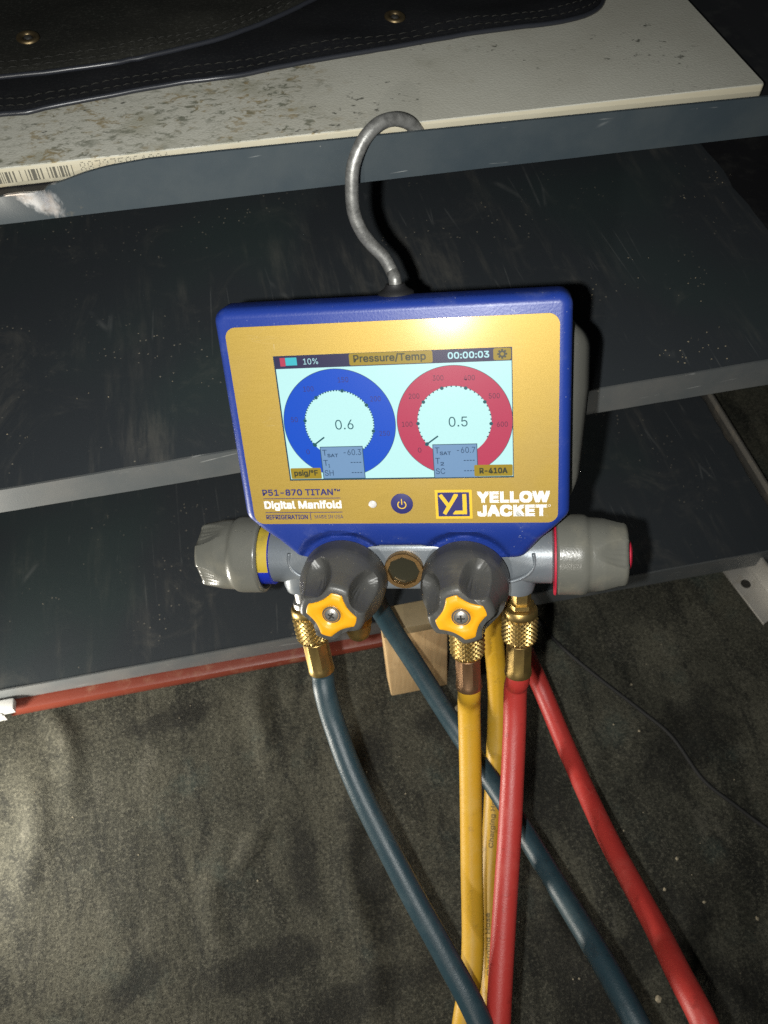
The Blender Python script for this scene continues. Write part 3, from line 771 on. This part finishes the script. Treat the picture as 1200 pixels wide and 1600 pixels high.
def dial(cx, cy, R, r, ringmat, nummat, nums, a_start, step_deg, minor, needle, value, box_rect, lines, vx):
    bm = bmesh.new(); ring_flat(bm, cx, cy, r, R, z1_, 128); mesh_obj('dial_ring', bm, E_[ringmat], screen)
    bm = bmesh.new(); ring_flat(bm, cx, cy, R, R + .22, z2_, 128); mesh_obj('dial_outline', bm, E_['frame'], screen)
    bm = bmesh.new(); ring_flat(bm, cx, cy, .01, r - .05, z2_, 96); mesh_obj('dial_face', bm, E_['bg'], screen)
    bm = bmesh.new()
    total = (len(nums)) * (minor + 1)
    for i in range(total - 1):
        a = math.radians(a_start - step_deg * i / (minor + 1))
        rr = .85 if i % (minor + 1) == 0 else .37
        prism_flat(bm, circle(cx + (r - .15) * math.cos(a), cy + (r - .15) * math.sin(a), rr, 14), z3_)
    mesh_obj('tick_ring', bm, E_['dark'], screen)
    for i, s in enumerate(nums):
        a = math.radians(a_start - step_deg * i); d = (R + r) / 2 + (.2 if len(s) > 2 else 0)
        w = 1.65 * len(s); x, y = cx + d * math.cos(a), cy + d * math.sin(a)
        text_obj('dial_number', s, x - w / 2, x + w / 2, y - 1.25, y + 1.25, z3_, E_[nummat], screen)
    bm = bmesh.new(); stroke(bm, needle[0], needle[1], .75, z3_); prism_flat(bm, circle(*needle[0], .9, 14), z3_ + .01); mesh_obj('dial_needle', bm, E_['dark'], screen)
    text_obj('dial_reading', value, vx[0], vx[1], -1.2, 3.7, z3_, E_['dark'], screen)
    x0, x1, y0, y1 = box_rect
    flat_obj('reading_box', rect(x0, x1, y0, y1), z3_ + .02, E_['boxline'], screen)
    flat_obj('reading_field', rect(x0 + .35, x1 - .35, y0 + .35, y1 - .35), z4_ + .01, E_['box'], screen)
    for k, (main, sub, val) in enumerate(lines):
        yb = y1 - 4.6 - k * 5.3
        bm = bmesh.new()
        wm = 2.2 if len(main) == 1 else 4.4
        text_into(bm, main, x0 + 1.0, x0 + 1.0 + wm, yb, yb + 3.0, z4_ + .04)
        if sub: text_into(bm, sub, x0 + 3.3, x0 + 3.3 + (.7 if sub == '1' else 1.75 * len(sub)), yb - .9, yb + .9, z4_ + .04, bold=.03)
        if val.strip('-'): text_into(bm, val, x1 - 9.6, x1 - 1.0, yb, yb + 3.0, z4_ + .04)
        else:
            for q in range(4): prism_flat(bm, rect(x1 - 6.6 + q * 1.4, x1 - 5.6 + q * 1.4, yb + 1.3, yb + 1.7), z4_ + .04)
        mesh_obj('reading_text', bm, E_['boxtext'], screen)
dial(-26.4, 1.5, 26.8, 16.7, 'blue', 'num_b', ['0', '50', '100', '150', '200', '250'], 219, 46.5, 9, ((-39.6, -8.6), (-34.4, -4.9)), '0.6', (-37.2, -16.2, -26.6, -9.7), [('T', 'SAT', '-60.3'), ('T', '1', '----'), ('SH', '', '----')], (-28.4, -19.6))
dial(28.0, 1.3, 26.6, 17.1, 'red', 'num_r', ['0', '100', '200', '300', '400', '500', '600'], 219, 37.3, 4, ((14.6, -9.6), (20.1, -5.6)), '0.5', (17.2, 38.2, -27.0, -9.7), [('T', 'SAT', '-60.7'), ('T', '2', '----'), ('SC', '', '----')], (25.4, 34.1))
flat_obj('unit_tab', round_poly([Vector(p) for p in ((-53.2, -20.6), (-53.2, -26.3), (-37.9, -26.3), (-37.9, -20.6))], .6, 3), z4_ + .06, E_['tab'], screen)
text_obj('unit_text', 'psig/°F', -51.6, -39.6, -25.5, -21.6, z4_ + .09, E_['tabtext'], screen, bold=.03)
flat_obj('refrigerant_tab', round_poly([Vector(p) for p in ((36.4, -20.5), (36.4, -26.3), (54.4, -26.3), (54.4, -20.5))], .6, 3), z4_ + .06, E_['tab'], screen)
text_obj('refrigerant_text', 'R-410A', 38.8, 52.0, -25.0, -22.0, z4_ + .09, E_['tabtext'], screen, bold=.05)

# --- manifold block under the housing
bm = bmesh.new()
def sect(x, yc, zc, hy, hz, r):
    return [(x, p.y, p.x) for p in round_poly([Vector(q) for q in ((zc - hz, yc + hy), (zc - hz, yc - hy), (zc + hz, yc - hy), (zc + hz, yc + hy))], r, 6)]
rows = []
for x, yc, zc, hy, hz, r in ((-79, -84, -28, 13.5, 13.5, 13), (-77.5, -84, -28, 15.2, 15.2, 14.8), (-66, -84, -28, 15.2, 15.2, 14.8), (-60, -83.5, -28, 14.2, 14.8, 12), (-50, -83.5, -28, 14, 15.5, 8), (-20, -83.5, -28, 14.5, 16, 4.5),
                             (14, -83.5, -28, 14.5, 16, 4.5), (46, -83.5, -28, 14, 15.5, 8), (57, -83.5, -28, 14.2, 14.8, 12), (63, -84, -28, 15.2, 15.2, 14.8), (73.5, -84, -28, 15.2, 15.2, 14.8), (75, -84, -28, 13.5, 13.5, 13)):
    rows.append(sect(x, yc, zc, hy, hz, r))
grid_faces(bm, rows, True, True, True)
for x, z in ((-64, -25), (26, -25), (56, -25), (-36, -37)):
    lathe(bm, (x, -92, z), (0, -1, 0), [(0, 9.5), (8, 9.2), (11.5, 8.2), (12, 7.0)], 32)
blockp = mesh_obj('manifold_block', bm, 'alu', gauge, 45)
# raised curved webs beside the ports
for sx in (-1, 1):
    bm = bmesh.new()
    cx = -52 if sx < 0 else 51
    tube(bm, [(cx + sx * 13, -76, -14.0), (cx + sx * 13.5, -82, -13.6), (cx + sx * 10, -87.5, -12.8), (cx + sx * 2, -91.5, -12.6), (cx - sx * 8, -92.5, -12.8)], 1.0, 10, 8)
    mesh_obj('casting_rib', bm, 'alu', blockp, 180)
# sight glass
bm = bmesh.new()
oc = circle(-2.8, -83.6, 10.4, 48); hx = [( -2.8 + 8.3 / max(abs(math.cos((math.atan2(p[1] + 83.6, p[0] + 2.8) % (math.pi / 4)) - math.pi / 8)), .1) * .95 * (p[0] + 2.8) / 10.4, -83.6 + 8.3 / max(abs(math.cos((math.atan2(p[1] + 83.6, p[0] + 2.8) % (math.pi / 4)) - math.pi / 8)), .1) * .95 * (p[1] + 83.6) / 10.4) for p in oc]
grid_faces(bm, [[(*p, -12.6) for p in oc], [(*p, -9.0) for p in oc], [((p[0] + 2.8) * .97 - 2.8, (p[1] + 83.6) * .97 - 83.6, -8.5) for p in oc], [(*p, -8.5) for p in hx], [(*p, -11.9) for p in hx]], True)
sg = mesh_obj('sight_glass', bm, brass('bronze_ring', (.50, .30, .12), (.34, .21, .09), .34), gauge, 30)
bm = bmesh.new(); lathe(bm, (-2.8, -83.6, -12.6), (0, 0, 1), [(0, 9.4), (1.9, 9.3), (1.3, 6.5), (1.0, 3.5), (.9, .3)], 40); mesh_obj('glass', bm, 'glass', sg, 180)

# --- valve knobs
def knob_mesh(prof, D, sc0, half, lobes, rot, seg=200, ridges=True, cut_pow=.8, gouge=None):
    """prof = [(height, radius)]; scallops of depth D start at fraction sc0 of the height"""
    H = prof[-1][0]; rows = []
    hs = []
    for (h0, r0), (h1, r1) in zip(prof, prof[1:]):
        n = max(1, int((h1 - h0) / .8))
        hs += [(h0 + (h1 - h0) * i / n, r0 + (r1 - r0) * i / n) for i in range(n)]
    hs.append(prof[-1])
    for h, r in hs:
        s = h / H; row = []
        dep = D * smooth01((s - sc0) / .42)
        for i in range(seg):
            th = 2 * math.pi * i / seg; c = 0
            if s > sc0:
                w = half * (.35 + .65 * smooth01((s - sc0) / .45))
                for q in range(lobes):
                    d = (th - rot - q * 2 * math.pi / lobes + math.pi) % (2 * math.pi) - math.pi
                    d = math.degrees(d)
                    if abs(d) < w:
                        c = dep * (1 - (d / w) ** 2) ** cut_pow
                        if ridges:
                            f = (s - sc0) / (1 - sc0)
                            for kk in (-1, 0, 1):
                                c += .38 * math.exp(-((d - kk * 13 * f) / 2.6) ** 2) * smooth01((f - .18) / .2) * (1 - smooth01((f - .8) / .2))
            rr = r - c
            if gouge:          # finger hollows: ellipsoids sunk into the flank
                Rc, hc, ra, rt, rv = gouge
                for q in range(lobes):
                    d = (th - rot - q * 2 * math.pi / lobes + math.pi) % (2 * math.pi) - math.pi
                    if abs(d) > 1.0: continue
                    vt = 1 - ((h - hc) / rv) ** 2
                    if vt <= 0: continue
                    x = r * math.cos(d); t_ = r * math.sin(d)
                    vv = vt - (t_ / rt) ** 2
                    if vv <= 0: continue
                    xin = Rc - ra * math.sqrt(vv)
                    if xin < x:
                        rr = min(rr, r - (x - xin))
                        f = (hc - h) / rv
                        for kk in (-1, 0, 1):
                            rr -= .42 * math.exp(-((math.degrees(d) - kk * (4 + 9 * (1 - f))) / 2.0) ** 2) * smooth01((.75 - f) / .2) * smooth01((f - .12) / .12)
            row.append((rr * math.cos(th), rr * math.sin(th), h))
        rows.append(row)
    return rows
def place(rows, o, ax, u, w):
    return [[Vector(o) + u * p[0] + w * p[1] + ax * p[2] for p in r] for r in rows]
def front_knob(K, rot):
    o = (K.x, K.y, -8.5); AX, U_, W_ = Vector((0, 0, 1)), Vector((1, 0, 0)), Vector((0, 1, 0))
    prof = [(0, 21.6), (.5, 22.3), (1.2, 22.6), (10, 22.4), (12.5, 22.0), (16, 21.0), (20, 19.6), (25, 18.0), (31, 16.9), (34.5, 16.4), (36, 15.6), (36.7, 14.4), (36.8, 13.0)]
    rows = knob_mesh(prof, 0, 2.0, 36, 4, rot, gouge=(19.0, 33.0, 7.6, 9.4, 18.5))
    bm = bmesh.new(); grid_faces(bm, place(rows, o, AX, U_, W_), True, True, True)
    k = mesh_obj('valve_knob', bm, 'rubber', gauge, 60)
    # orange star cap
    def star(r_l, r_v, sc):
        pts = []
        for i in range(160):
            th = 2 * math.pi * i / 160; d = 1e9
            for q in range(4):
                e = math.degrees((th - rot - q * math.pi / 2 + math.pi) % (2 * math.pi) - math.pi); d = min(d, abs(e))
            v = r_l - (r_l - r_v) * ((1 - (d / 32) ** 2) ** .8 if d < 32 else 0)
            pts.append((v * sc * math.cos(th), v * sc * math.sin(th)))
        return pts
    rows = [[(p[0], p[1], h) for p in star(12.5, 9.3, sc)] for h, sc in ((36.2, 1.0), (37.3, 1.0), (37.6, .97))]
    rows += [[(p[0] * f + q[0] * (1 - f), p[1] * f + q[1] * (1 - f), h) for p, q in zip(star(12.5, 9.3, .97), circle(0, 0, 5.0, 160))] for f, h in ((.66, 38.1), (.33, 38.1), (.0, 37.2))]
    rows += [[(p[0], p[1], 36.4) for p in circle(0, 0, 4.3, 160)]]
    bm = bmesh.new(); grid_faces(bm, place(rows, o, AX, U_, W_), True, True, True); mesh_obj('knob_cap', bm, 'orange', k, 50)
    bm = bmesh.new(); lathe(bm, Vector(o) + AX * 36.6, AX, [(0, 4.0), (.7, 3.9), (1.2, 3.2), (1.4, 1.9), (1.45, .2)], 36); mesh_obj('screw', bm, 'steel', k, 60)
    bm = bmesh.new()
    for aa in (rot + .5, rot + .5 + math.pi / 2):
        d = Vector((math.cos(aa), math.sin(aa))); q = Vector((-d.y, d.x)) * .42
        c = Vector((K.x, K.y))
        P_ = [c - d * 1.9 - q, c + d * 1.9 - q, c + d * 1.9 + q, c - d * 1.9 + q]
        slab(bm, [(p.x, p.y) for p in P_], o[2] + 37.6, o[2] + 38.1 + (.03 if aa > rot + 1 else 0))
    mesh_obj('screw_recess', bm, 'dark', k)
    bm = bmesh.new(); lathe(bm, (K.x, K.y, -20), (0, 0, 1), [(0, 9), (12.0, 9)], 32); mesh_obj('valve_stem', bm, 'brass_dull', k, 40)
    return k
front_knob(KL, math.radians(27)); front_knob(KR, math.radians(65))
def side_knob(x0, sgn, rot, capmat, colx):
    AX = Vector((sgn, 0, 0)); U_ = Vector((0, 1, 0)); W_ = AX.cross(U_); o = (x0, -84, -28)
    prof = [(0, 20.2), (.4, 21.6), (1.2, 22.2), (13.5, 22.3), (16.0, 22.0), (17.2, 21.2), (18.5, 20.6), (26, 20.2), (33, 19.0), (37, 18.3), (38.4, 17.2), (38.8, 15.6), (38.8, 9)]
    prof = [(h * .93, r * .955) for h, r in prof]
    rows = knob_mesh(prof, 2.4, .50, 24, 4, rot, cut_pow=.35)
    bm = bmesh.new(); grid_faces(bm, place(rows, o, AX, U_, W_), True, False, True)
    # inside of the cup
    k = mesh_obj('valve_knob', bm, 'rubber_lit', gauge, 60)
    bm = bmesh.new(); lathe(bm, Vector(o), AX, [(0, 19.3), (.2, 18.0), (8, 17.8), (8.2, 3)], 48, False); mesh_obj('knob_cup', bm, 'washer', k, 40)
    bm = bmesh.new(); lathe(bm, Vector(o) + AX * 35.9, AX, [(0, 8.2), (1.6, 8.0), (2.4, 7.0), (2.6, .4)], 40); mesh_obj('end_cap', bm, capmat, k, 40)
    return k
lk = side_knob(-82.5, -1, math.radians(-20), 'bluecap', -76); rk = side_knob(75.6, 1, math.radians(60), 'redcap', 74)
# coloured collars showing between block and knob
bm = bmesh.new(); lathe(bm, (-77, -84, -28), (-1, 0, 0), [(0, 15.6), (.3, 16.6), (12, 16.6), (12.2, 15)], 48); col_l = mesh_obj('collar', bm, 'bluecap', gauge, 40)
bm = bmesh.new()
rows = [[(-77.4 - 7.0 * i, -84 + 16.8 * math.sin(a), -28 + 16.8 * math.cos(a)) for a in [math.radians(-8 + 118 * q / 24) for q in range(25)]] for i in range(2)]
grid_faces(bm, rows, False); mesh_obj('collar_label', bm, 'yellowlabel', col_l, 180)
bm = bmesh.new(); lathe(bm, (74.4, -85.2, -28), (1, 0, 0), [(0, 19.6), (.3, 20.3), (1.1, 20.5), (1.3, 19.6)], 48); mesh_obj('collar', bm, 'redcap', gauge, 40)
# parked brass port behind the left knob
bm = bmesh.new(); lathe(bm, (-36.5, -102, -35), (.0, -1, .0), [(0, 6), (20, 6), (21, 8.4), (31, 8.4), (33, 7.6), (36, 7.4), (40, 6.0), (42, 3.6), (42.4, .5)], 32); mesh_obj('spare_port', bm, 'brass_dull', gauge, 40)
# --- hanging hook
bm = bmesh.new(); lathe(bm, (2.4, 56.5, -18), (0, 1, 0), [(0, 8.5), (1.8, 8.2), (3.0, 6.0), (4.2, 4.8), (5.4, 4.4)], 32); mesh_obj('hook_washer', bm, 'washer', gauge, 60)
inv = GM.inverted()
def toG(p): return (inv @ (Vector(p) * S)) / S
hp = [G(2.4, 57, -18), G(2.4, 64, -18), (69.1, 306.0, 413.4), (66.1, 309.0, 419.3), (60.8, 311.5, 425.2), (56.6, 313.5, 431.7), (54.1, 316.0, 439.4), (53.9, 318.5, 447.8), (55.1, 321.5, 456.6), (58.3, 324.2, 463.1), (62.7, 326.8, 468.0), (68.7, 329.8, 470.7), (75.9, 333.0, 469.9), (82.7, 335.2, 466.2), (86.8, 335.6, 461.0), (88.0, 335.6, 457.5)]
bm = bmesh.new(); tube(bm, [toG(p) for p in hp], 2.95, 18, 8)
mesh_obj('hook', bm, 'hook', gauge, 180)

# ================================================================== hoses
def knurl(bm, A, ax, u, w, d0, d1, r, na=21, nd=6):
    """diamond knurling: low lattice points and a raised point inside every diamond"""
    n, m = na * 2, nd * 2; V = []
    for j in range(m + 1):
        d = d0 + (d1 - d0) * j / m
        V.append([bm.verts.new(A + ax * d + (u * math.cos(2 * math.pi * i / n) + w * math.sin(2 * math.pi * i / n)) * (r - (.95 if (i + j) % 2 == 0 else 0) - (.7 if j in (0, m) else 0))) for i in range(n)])
    for j in range(m + 1):
        for i in range(n):
            if (i + j) % 2 == 0: continue
            nb = [V[j][(i + 1) % n], V[j + 1][i] if j < m else None, V[j][i - 1], V[j - 1][i] if j > 0 else None]
            for q in range(4):
                p0, p1 = nb[q], nb[(q + 1) % 4]
                if p0 is not None and p1 is not None: bm.faces.new((V[j][i], p0, p1))
def hose_mat(name, base, worn, grime):
    k = N(name); v = k.mapping()
    a = k.noise(v, 34, 6, .7); b = k.noise(v, 120, 5, .7); g = k.noise(v, 1100, 3, .7)
    c = k.mix(k.math('MULTIPLY', k.step(a, .48, .70), .35), base, worn)
    c = k.mix(k.math('MULTIPLY', k.step(b, .57, .70), .50), c, grime)
    sc = k.voro(k.mapping((130, 130, 40), (.5, .3, 0)), 1, 'DISTANCE_TO_EDGE')
    sc = k.math('MULTIPLY', k.math('SUBTRACT', 1.0, k.step(sc, .0, .03)), k.step(k.noise(v, 50, 3, .6), .56, .66))
    c = k.mix(k.math('MULTIPLY', sc, .5), c, worn)
    k.color(c).rough(k.math('ADD', .30, k.math('MULTIPLY', a, .28))).bump(k.math('ADD', g, k.math('MULTIPLY', b, 1.2)), .35, .0004); return k.m
M['red_hose'] = hose_mat('red_hose_rubber', (.40, .034, .028), (.48, .10, .08), (.20, .018, .015))
M['blue_hose'] = hose_mat('blue_hose_rubber', (.016, .038, .050), (.050, .080, .090), (.010, .020, .026))
M['yellow_hose'] = hose_mat('yellow_hose_rubber', (.52, .295, .018), (.56, .38, .09), (.26, .155, .022))
def text_on_tube(bm, pts, r, s, start, height, face, stretch=1.25):
    """lettering wrapped on a hose: x runs along it, y round it"""
    b2 = bmesh.new(); text_into(b2, s, 0, None, 0, height, 0, aspect=stretch, bold=.03)
    P = catmull(pts, 12); cum = [0]
    for a, b in zip(P, P[1:]): cum.append(cum[-1] + (b - a).length)
    bmesh.ops.triangulate(b2, faces=b2.faces[:])
    vm = {}
    for v in b2.verts:
        d = start + v.co.x; i = max(0, min(len(P) - 2, next((q for q in range(len(cum)) if cum[q] > d), len(P) - 1) - 1))
        f = (d - cum[i]) / max(1e-6, cum[i + 1] - cum[i]); p = P[i].lerp(P[i + 1], f); t = (P[min(i + 2, len(P) - 1)] - P[max(0, i - 1)]).normalized()
        n = Vector(face); n = (n - t * n.dot(t)).normalized(); w = t.cross(n) * -1
        a = (v.co.y - height / 2) / r
        vm[v] = bm.verts.new(p + (n * math.cos(a) + w * math.sin(a)) * (r + .09 + v.co.z))
    for f in b2.faces: bm.faces.new([vm[v] for v in f.verts])
    b2.free()
def hose(name, label, A, B, nut, fer, path, tubemat, fermat, r=6.75, ring=True, neckmat='brass'):
    A, B = Vector(A), Vector(B)
    root = tag(empty(name, Matrix.Translation(A * S)), label, 'hose', 'charging hoses screwed to the gauge')
    ax = (B - A).normalized(); u = ax.orthogonal().normalized(); w = ax.cross(u); L_ = (B - A).length
    n0, n1 = nut; f0, f1 = fer
    bm = bmesh.new()
    lathe(bm, A, ax, [(-3, 5.8), (n0 - 3.2, 5.8), (n0 - 3, 7.4), (n0 - .5, 7.6), (n0, 6.0)], 6 if ring else 28, True)
    o = mesh_obj('neck', bm, neckmat, None, 30); under(o, root)
    bm = bmesh.new()
    lathe(bm, A, ax, [(n0, 7.0), (n0 + .6, 8.9), (n0 + 1.4, 9.4), (n0 + 4.6, 9.7), (n0 + 5.2, 9.3)], 48, True)
    nutb = mesh_obj('nut', bm, 'brass', None, 40); under(nutb, root)
    bm = bmesh.new(); knurl(bm, A, ax, u, w, n0 + 5.1, n1 - 2.0, 10.2)
    o = mesh_obj('knurled_grip', bm, 'brass', None); under(o, nutb)
    bm = bmesh.new(); lathe(bm, A, ax, [(n1 - 2.1, 9.3), (n1 - .6, 8.4), (n1, 7.6)], 48, True); o = mesh_obj('nut_shoulder', bm, 'brass', None, 40); under(o, nutb)
    # crimped ferrule: eight flats
    bm = bmesh.new(); rows = []
    for d, rr, flat in ((n1 - .2, 6.9, 0), (n1 + .6, 7.3, 0), (n1 + 2.0, 7.3, 1), (f1 - 6.0, 7.3, 1), (f1 - 3.6, 7.5, 0), (f1 - 1.0, 7.7, 0), (f1 - .2, 7.5, 0), (f1, 7.0, 0)):
        row = []
        for i in range(48):
            th = 2 * math.pi * i / 48
            q = rr
            if flat:
                m_ = (th % (math.pi / 4)) - math.pi / 8; q = min(rr + .15, rr * .945 / math.cos(m_))
            row.append(A + ax * d + (u * math.cos(th) + w * math.sin(th)) * q)
        rows.append(row)
    grid_faces(bm, rows, True, True, True); o = mesh_obj('ferrule', bm, fermat, None, 25); under(o, root)
    bm = bmesh.new(); tube(bm, [A + ax * (f1 - 14), A + ax * (f1 - 5), A + ax * (f1 + 4)] + path, r, 24, 12)
    o = mesh_obj('tube', bm, tubemat, None, 180); under(o, root)
    return root
BF = [(9.6, 207.0, 196.4), (11.9, 190.0, 184.2), (19.0, 155.7, 172.0), (36.8, 99.2, 156.3), (49.9, 62.1, 146.7), (60.9, 27.3, 135.8), (72, -30, 100), (88, -95, 40), (115, -140, 12), (150, -130, 30), (152, -70, 95), (141, -25, 150)]
BB = [(136.3, 6.7, 160.0), (131.0, 44.6, 149.1), (126.7, 83.0, 126.4), (116.1, 141.0, 104.3), (97.8, 199.3, 99.9), (75.6, 244.1, 128.6), (60.5, 263.8, 158.9), (52, 272, 187), (52, 275, 220), (60, 268, 255)]
hose('blue_hose', 'dark blue hose on the left brass fitting of the gauge', (6.8, 245.5, 252.1), (9.8, 217.4, 203.6), (10, 34), (34, 56), BF + BB, 'blue_hose', 'brass', ring=False, neckmat='steel')
YFp = [(92.0, 184.0, 186.0), (88.3, 158.8, 158.0), (79.5, 112.4, 121.6), (69.5, 65.7, 92.7), (54.7, 29.9, 77.2), (40, -20, 55), (30, -90, 25), (50, -150, 10), (90, -140, 10), (90, -60, 18), (80, -10, 30)]
YB = [(76.3, 21.3, 37.1), (86.8, 69.2, 42.1), (95.5, 105.3, 50.8), (109.9, 149.4, 66.0), (123.1, 195.9, 95.2), (128.0, 222.0, 123.5), (126.5, 238.0, 156.5), (121, 243, 200), (108, 244, 255)]
hose('yellow_hose', 'yellow hose on the coppery ferrule below the right front knob', (92.3, 216.5, 260.7), (91.1, 188.3, 208.9), (13, 38), (38, 60), YFp + YB, 'yellow_hose', 'copper', ring=False)
RF = [(117.0, 181.0, 207.0), (113.3, 163.2, 188.8), (98.7, 115.4, 166.1), (83.8, 70.8, 148.2), (68.4, 23.2, 130.3), (55, -30, 100), (60, -110, 40), (110, -170, 10), (165, -150, 30), (172, -80, 110), (163, -25, 170)]
RB = [(160.5, 2.4, 185.4), (162.9, 29.2, 167.8), (168.7, 57.7, 139.5), (171.1, 112.8, 105.0), (173.6, 177.8, 77.6), (169.5, 230.0, 80), (158.3, 250.0, 108), (140, 252, 165), (122, 246, 225), (113, 243, 265)]
hose('red_hose', 'red hose on the right brass fitting of the gauge', (120.7, 210.8, 270.5), (117.8, 185.0, 222.0), (11, 34), (34, 56), RF + RB, 'red_hose', 'brass_dull', ring=True)
# faint print along the far run of the yellow hose
yh = bpy.data.objects['yellow_hose']
ink = plain('hose_ink', (.20, .125, .02), .6)
for st in (40, 118):
    bm = bmesh.new(); text_on_tube(bm, YB, 6.75, 'Charging Hose', st, 4.2, (-.25, -.55, .80))
    o = mesh_obj('hose_lettering', bm, ink, None); under(o, yh)
# grit on the shelves
bm = bmesh.new(); random.seed(21)
spots = [(285, 352, 26, 14), (262, 350, 12, 8), (255, 425, 40, 10), (300, 410, 30, 8), (375, 530, 16, 7), (345, 500, 20, 4), (60, 420, 40, 12), (30, 440, 30, 8), (-20, 400, 40, 6), (-120, 380, 50, 6), (180, 500, 60, 6)]
for cx, cy, sp, n in spots:
    for _ in range(n):
        x, y, r = random.gauss(cx, sp * .45), random.gauss(cy, sp * .35), random.uniform(.18, .55)
        if y < YF + 3: continue
        b2 = bmesh.new(); bmesh.ops.create_icosphere(b2, subdivisions=1, radius=r)
        for v in b2.verts: v.co = Vector((v.co.x * random.uniform(.8, 1.3), v.co.y, v.co.z * .6)) + Vector((x, y, 280.6 + .0175 * x + .1 + r * .3))
        me = bpy.data.meshes.new('tmp'); b2.to_mesh(me); b2.free(); bm.from_mesh(me); bpy.data.meshes.remove(me)
o = mesh_obj('grit', bm, 'crumb'); tag(o, 'pale specks of grit scattered on the dark middle shelf', 'grit', kind='stuff')
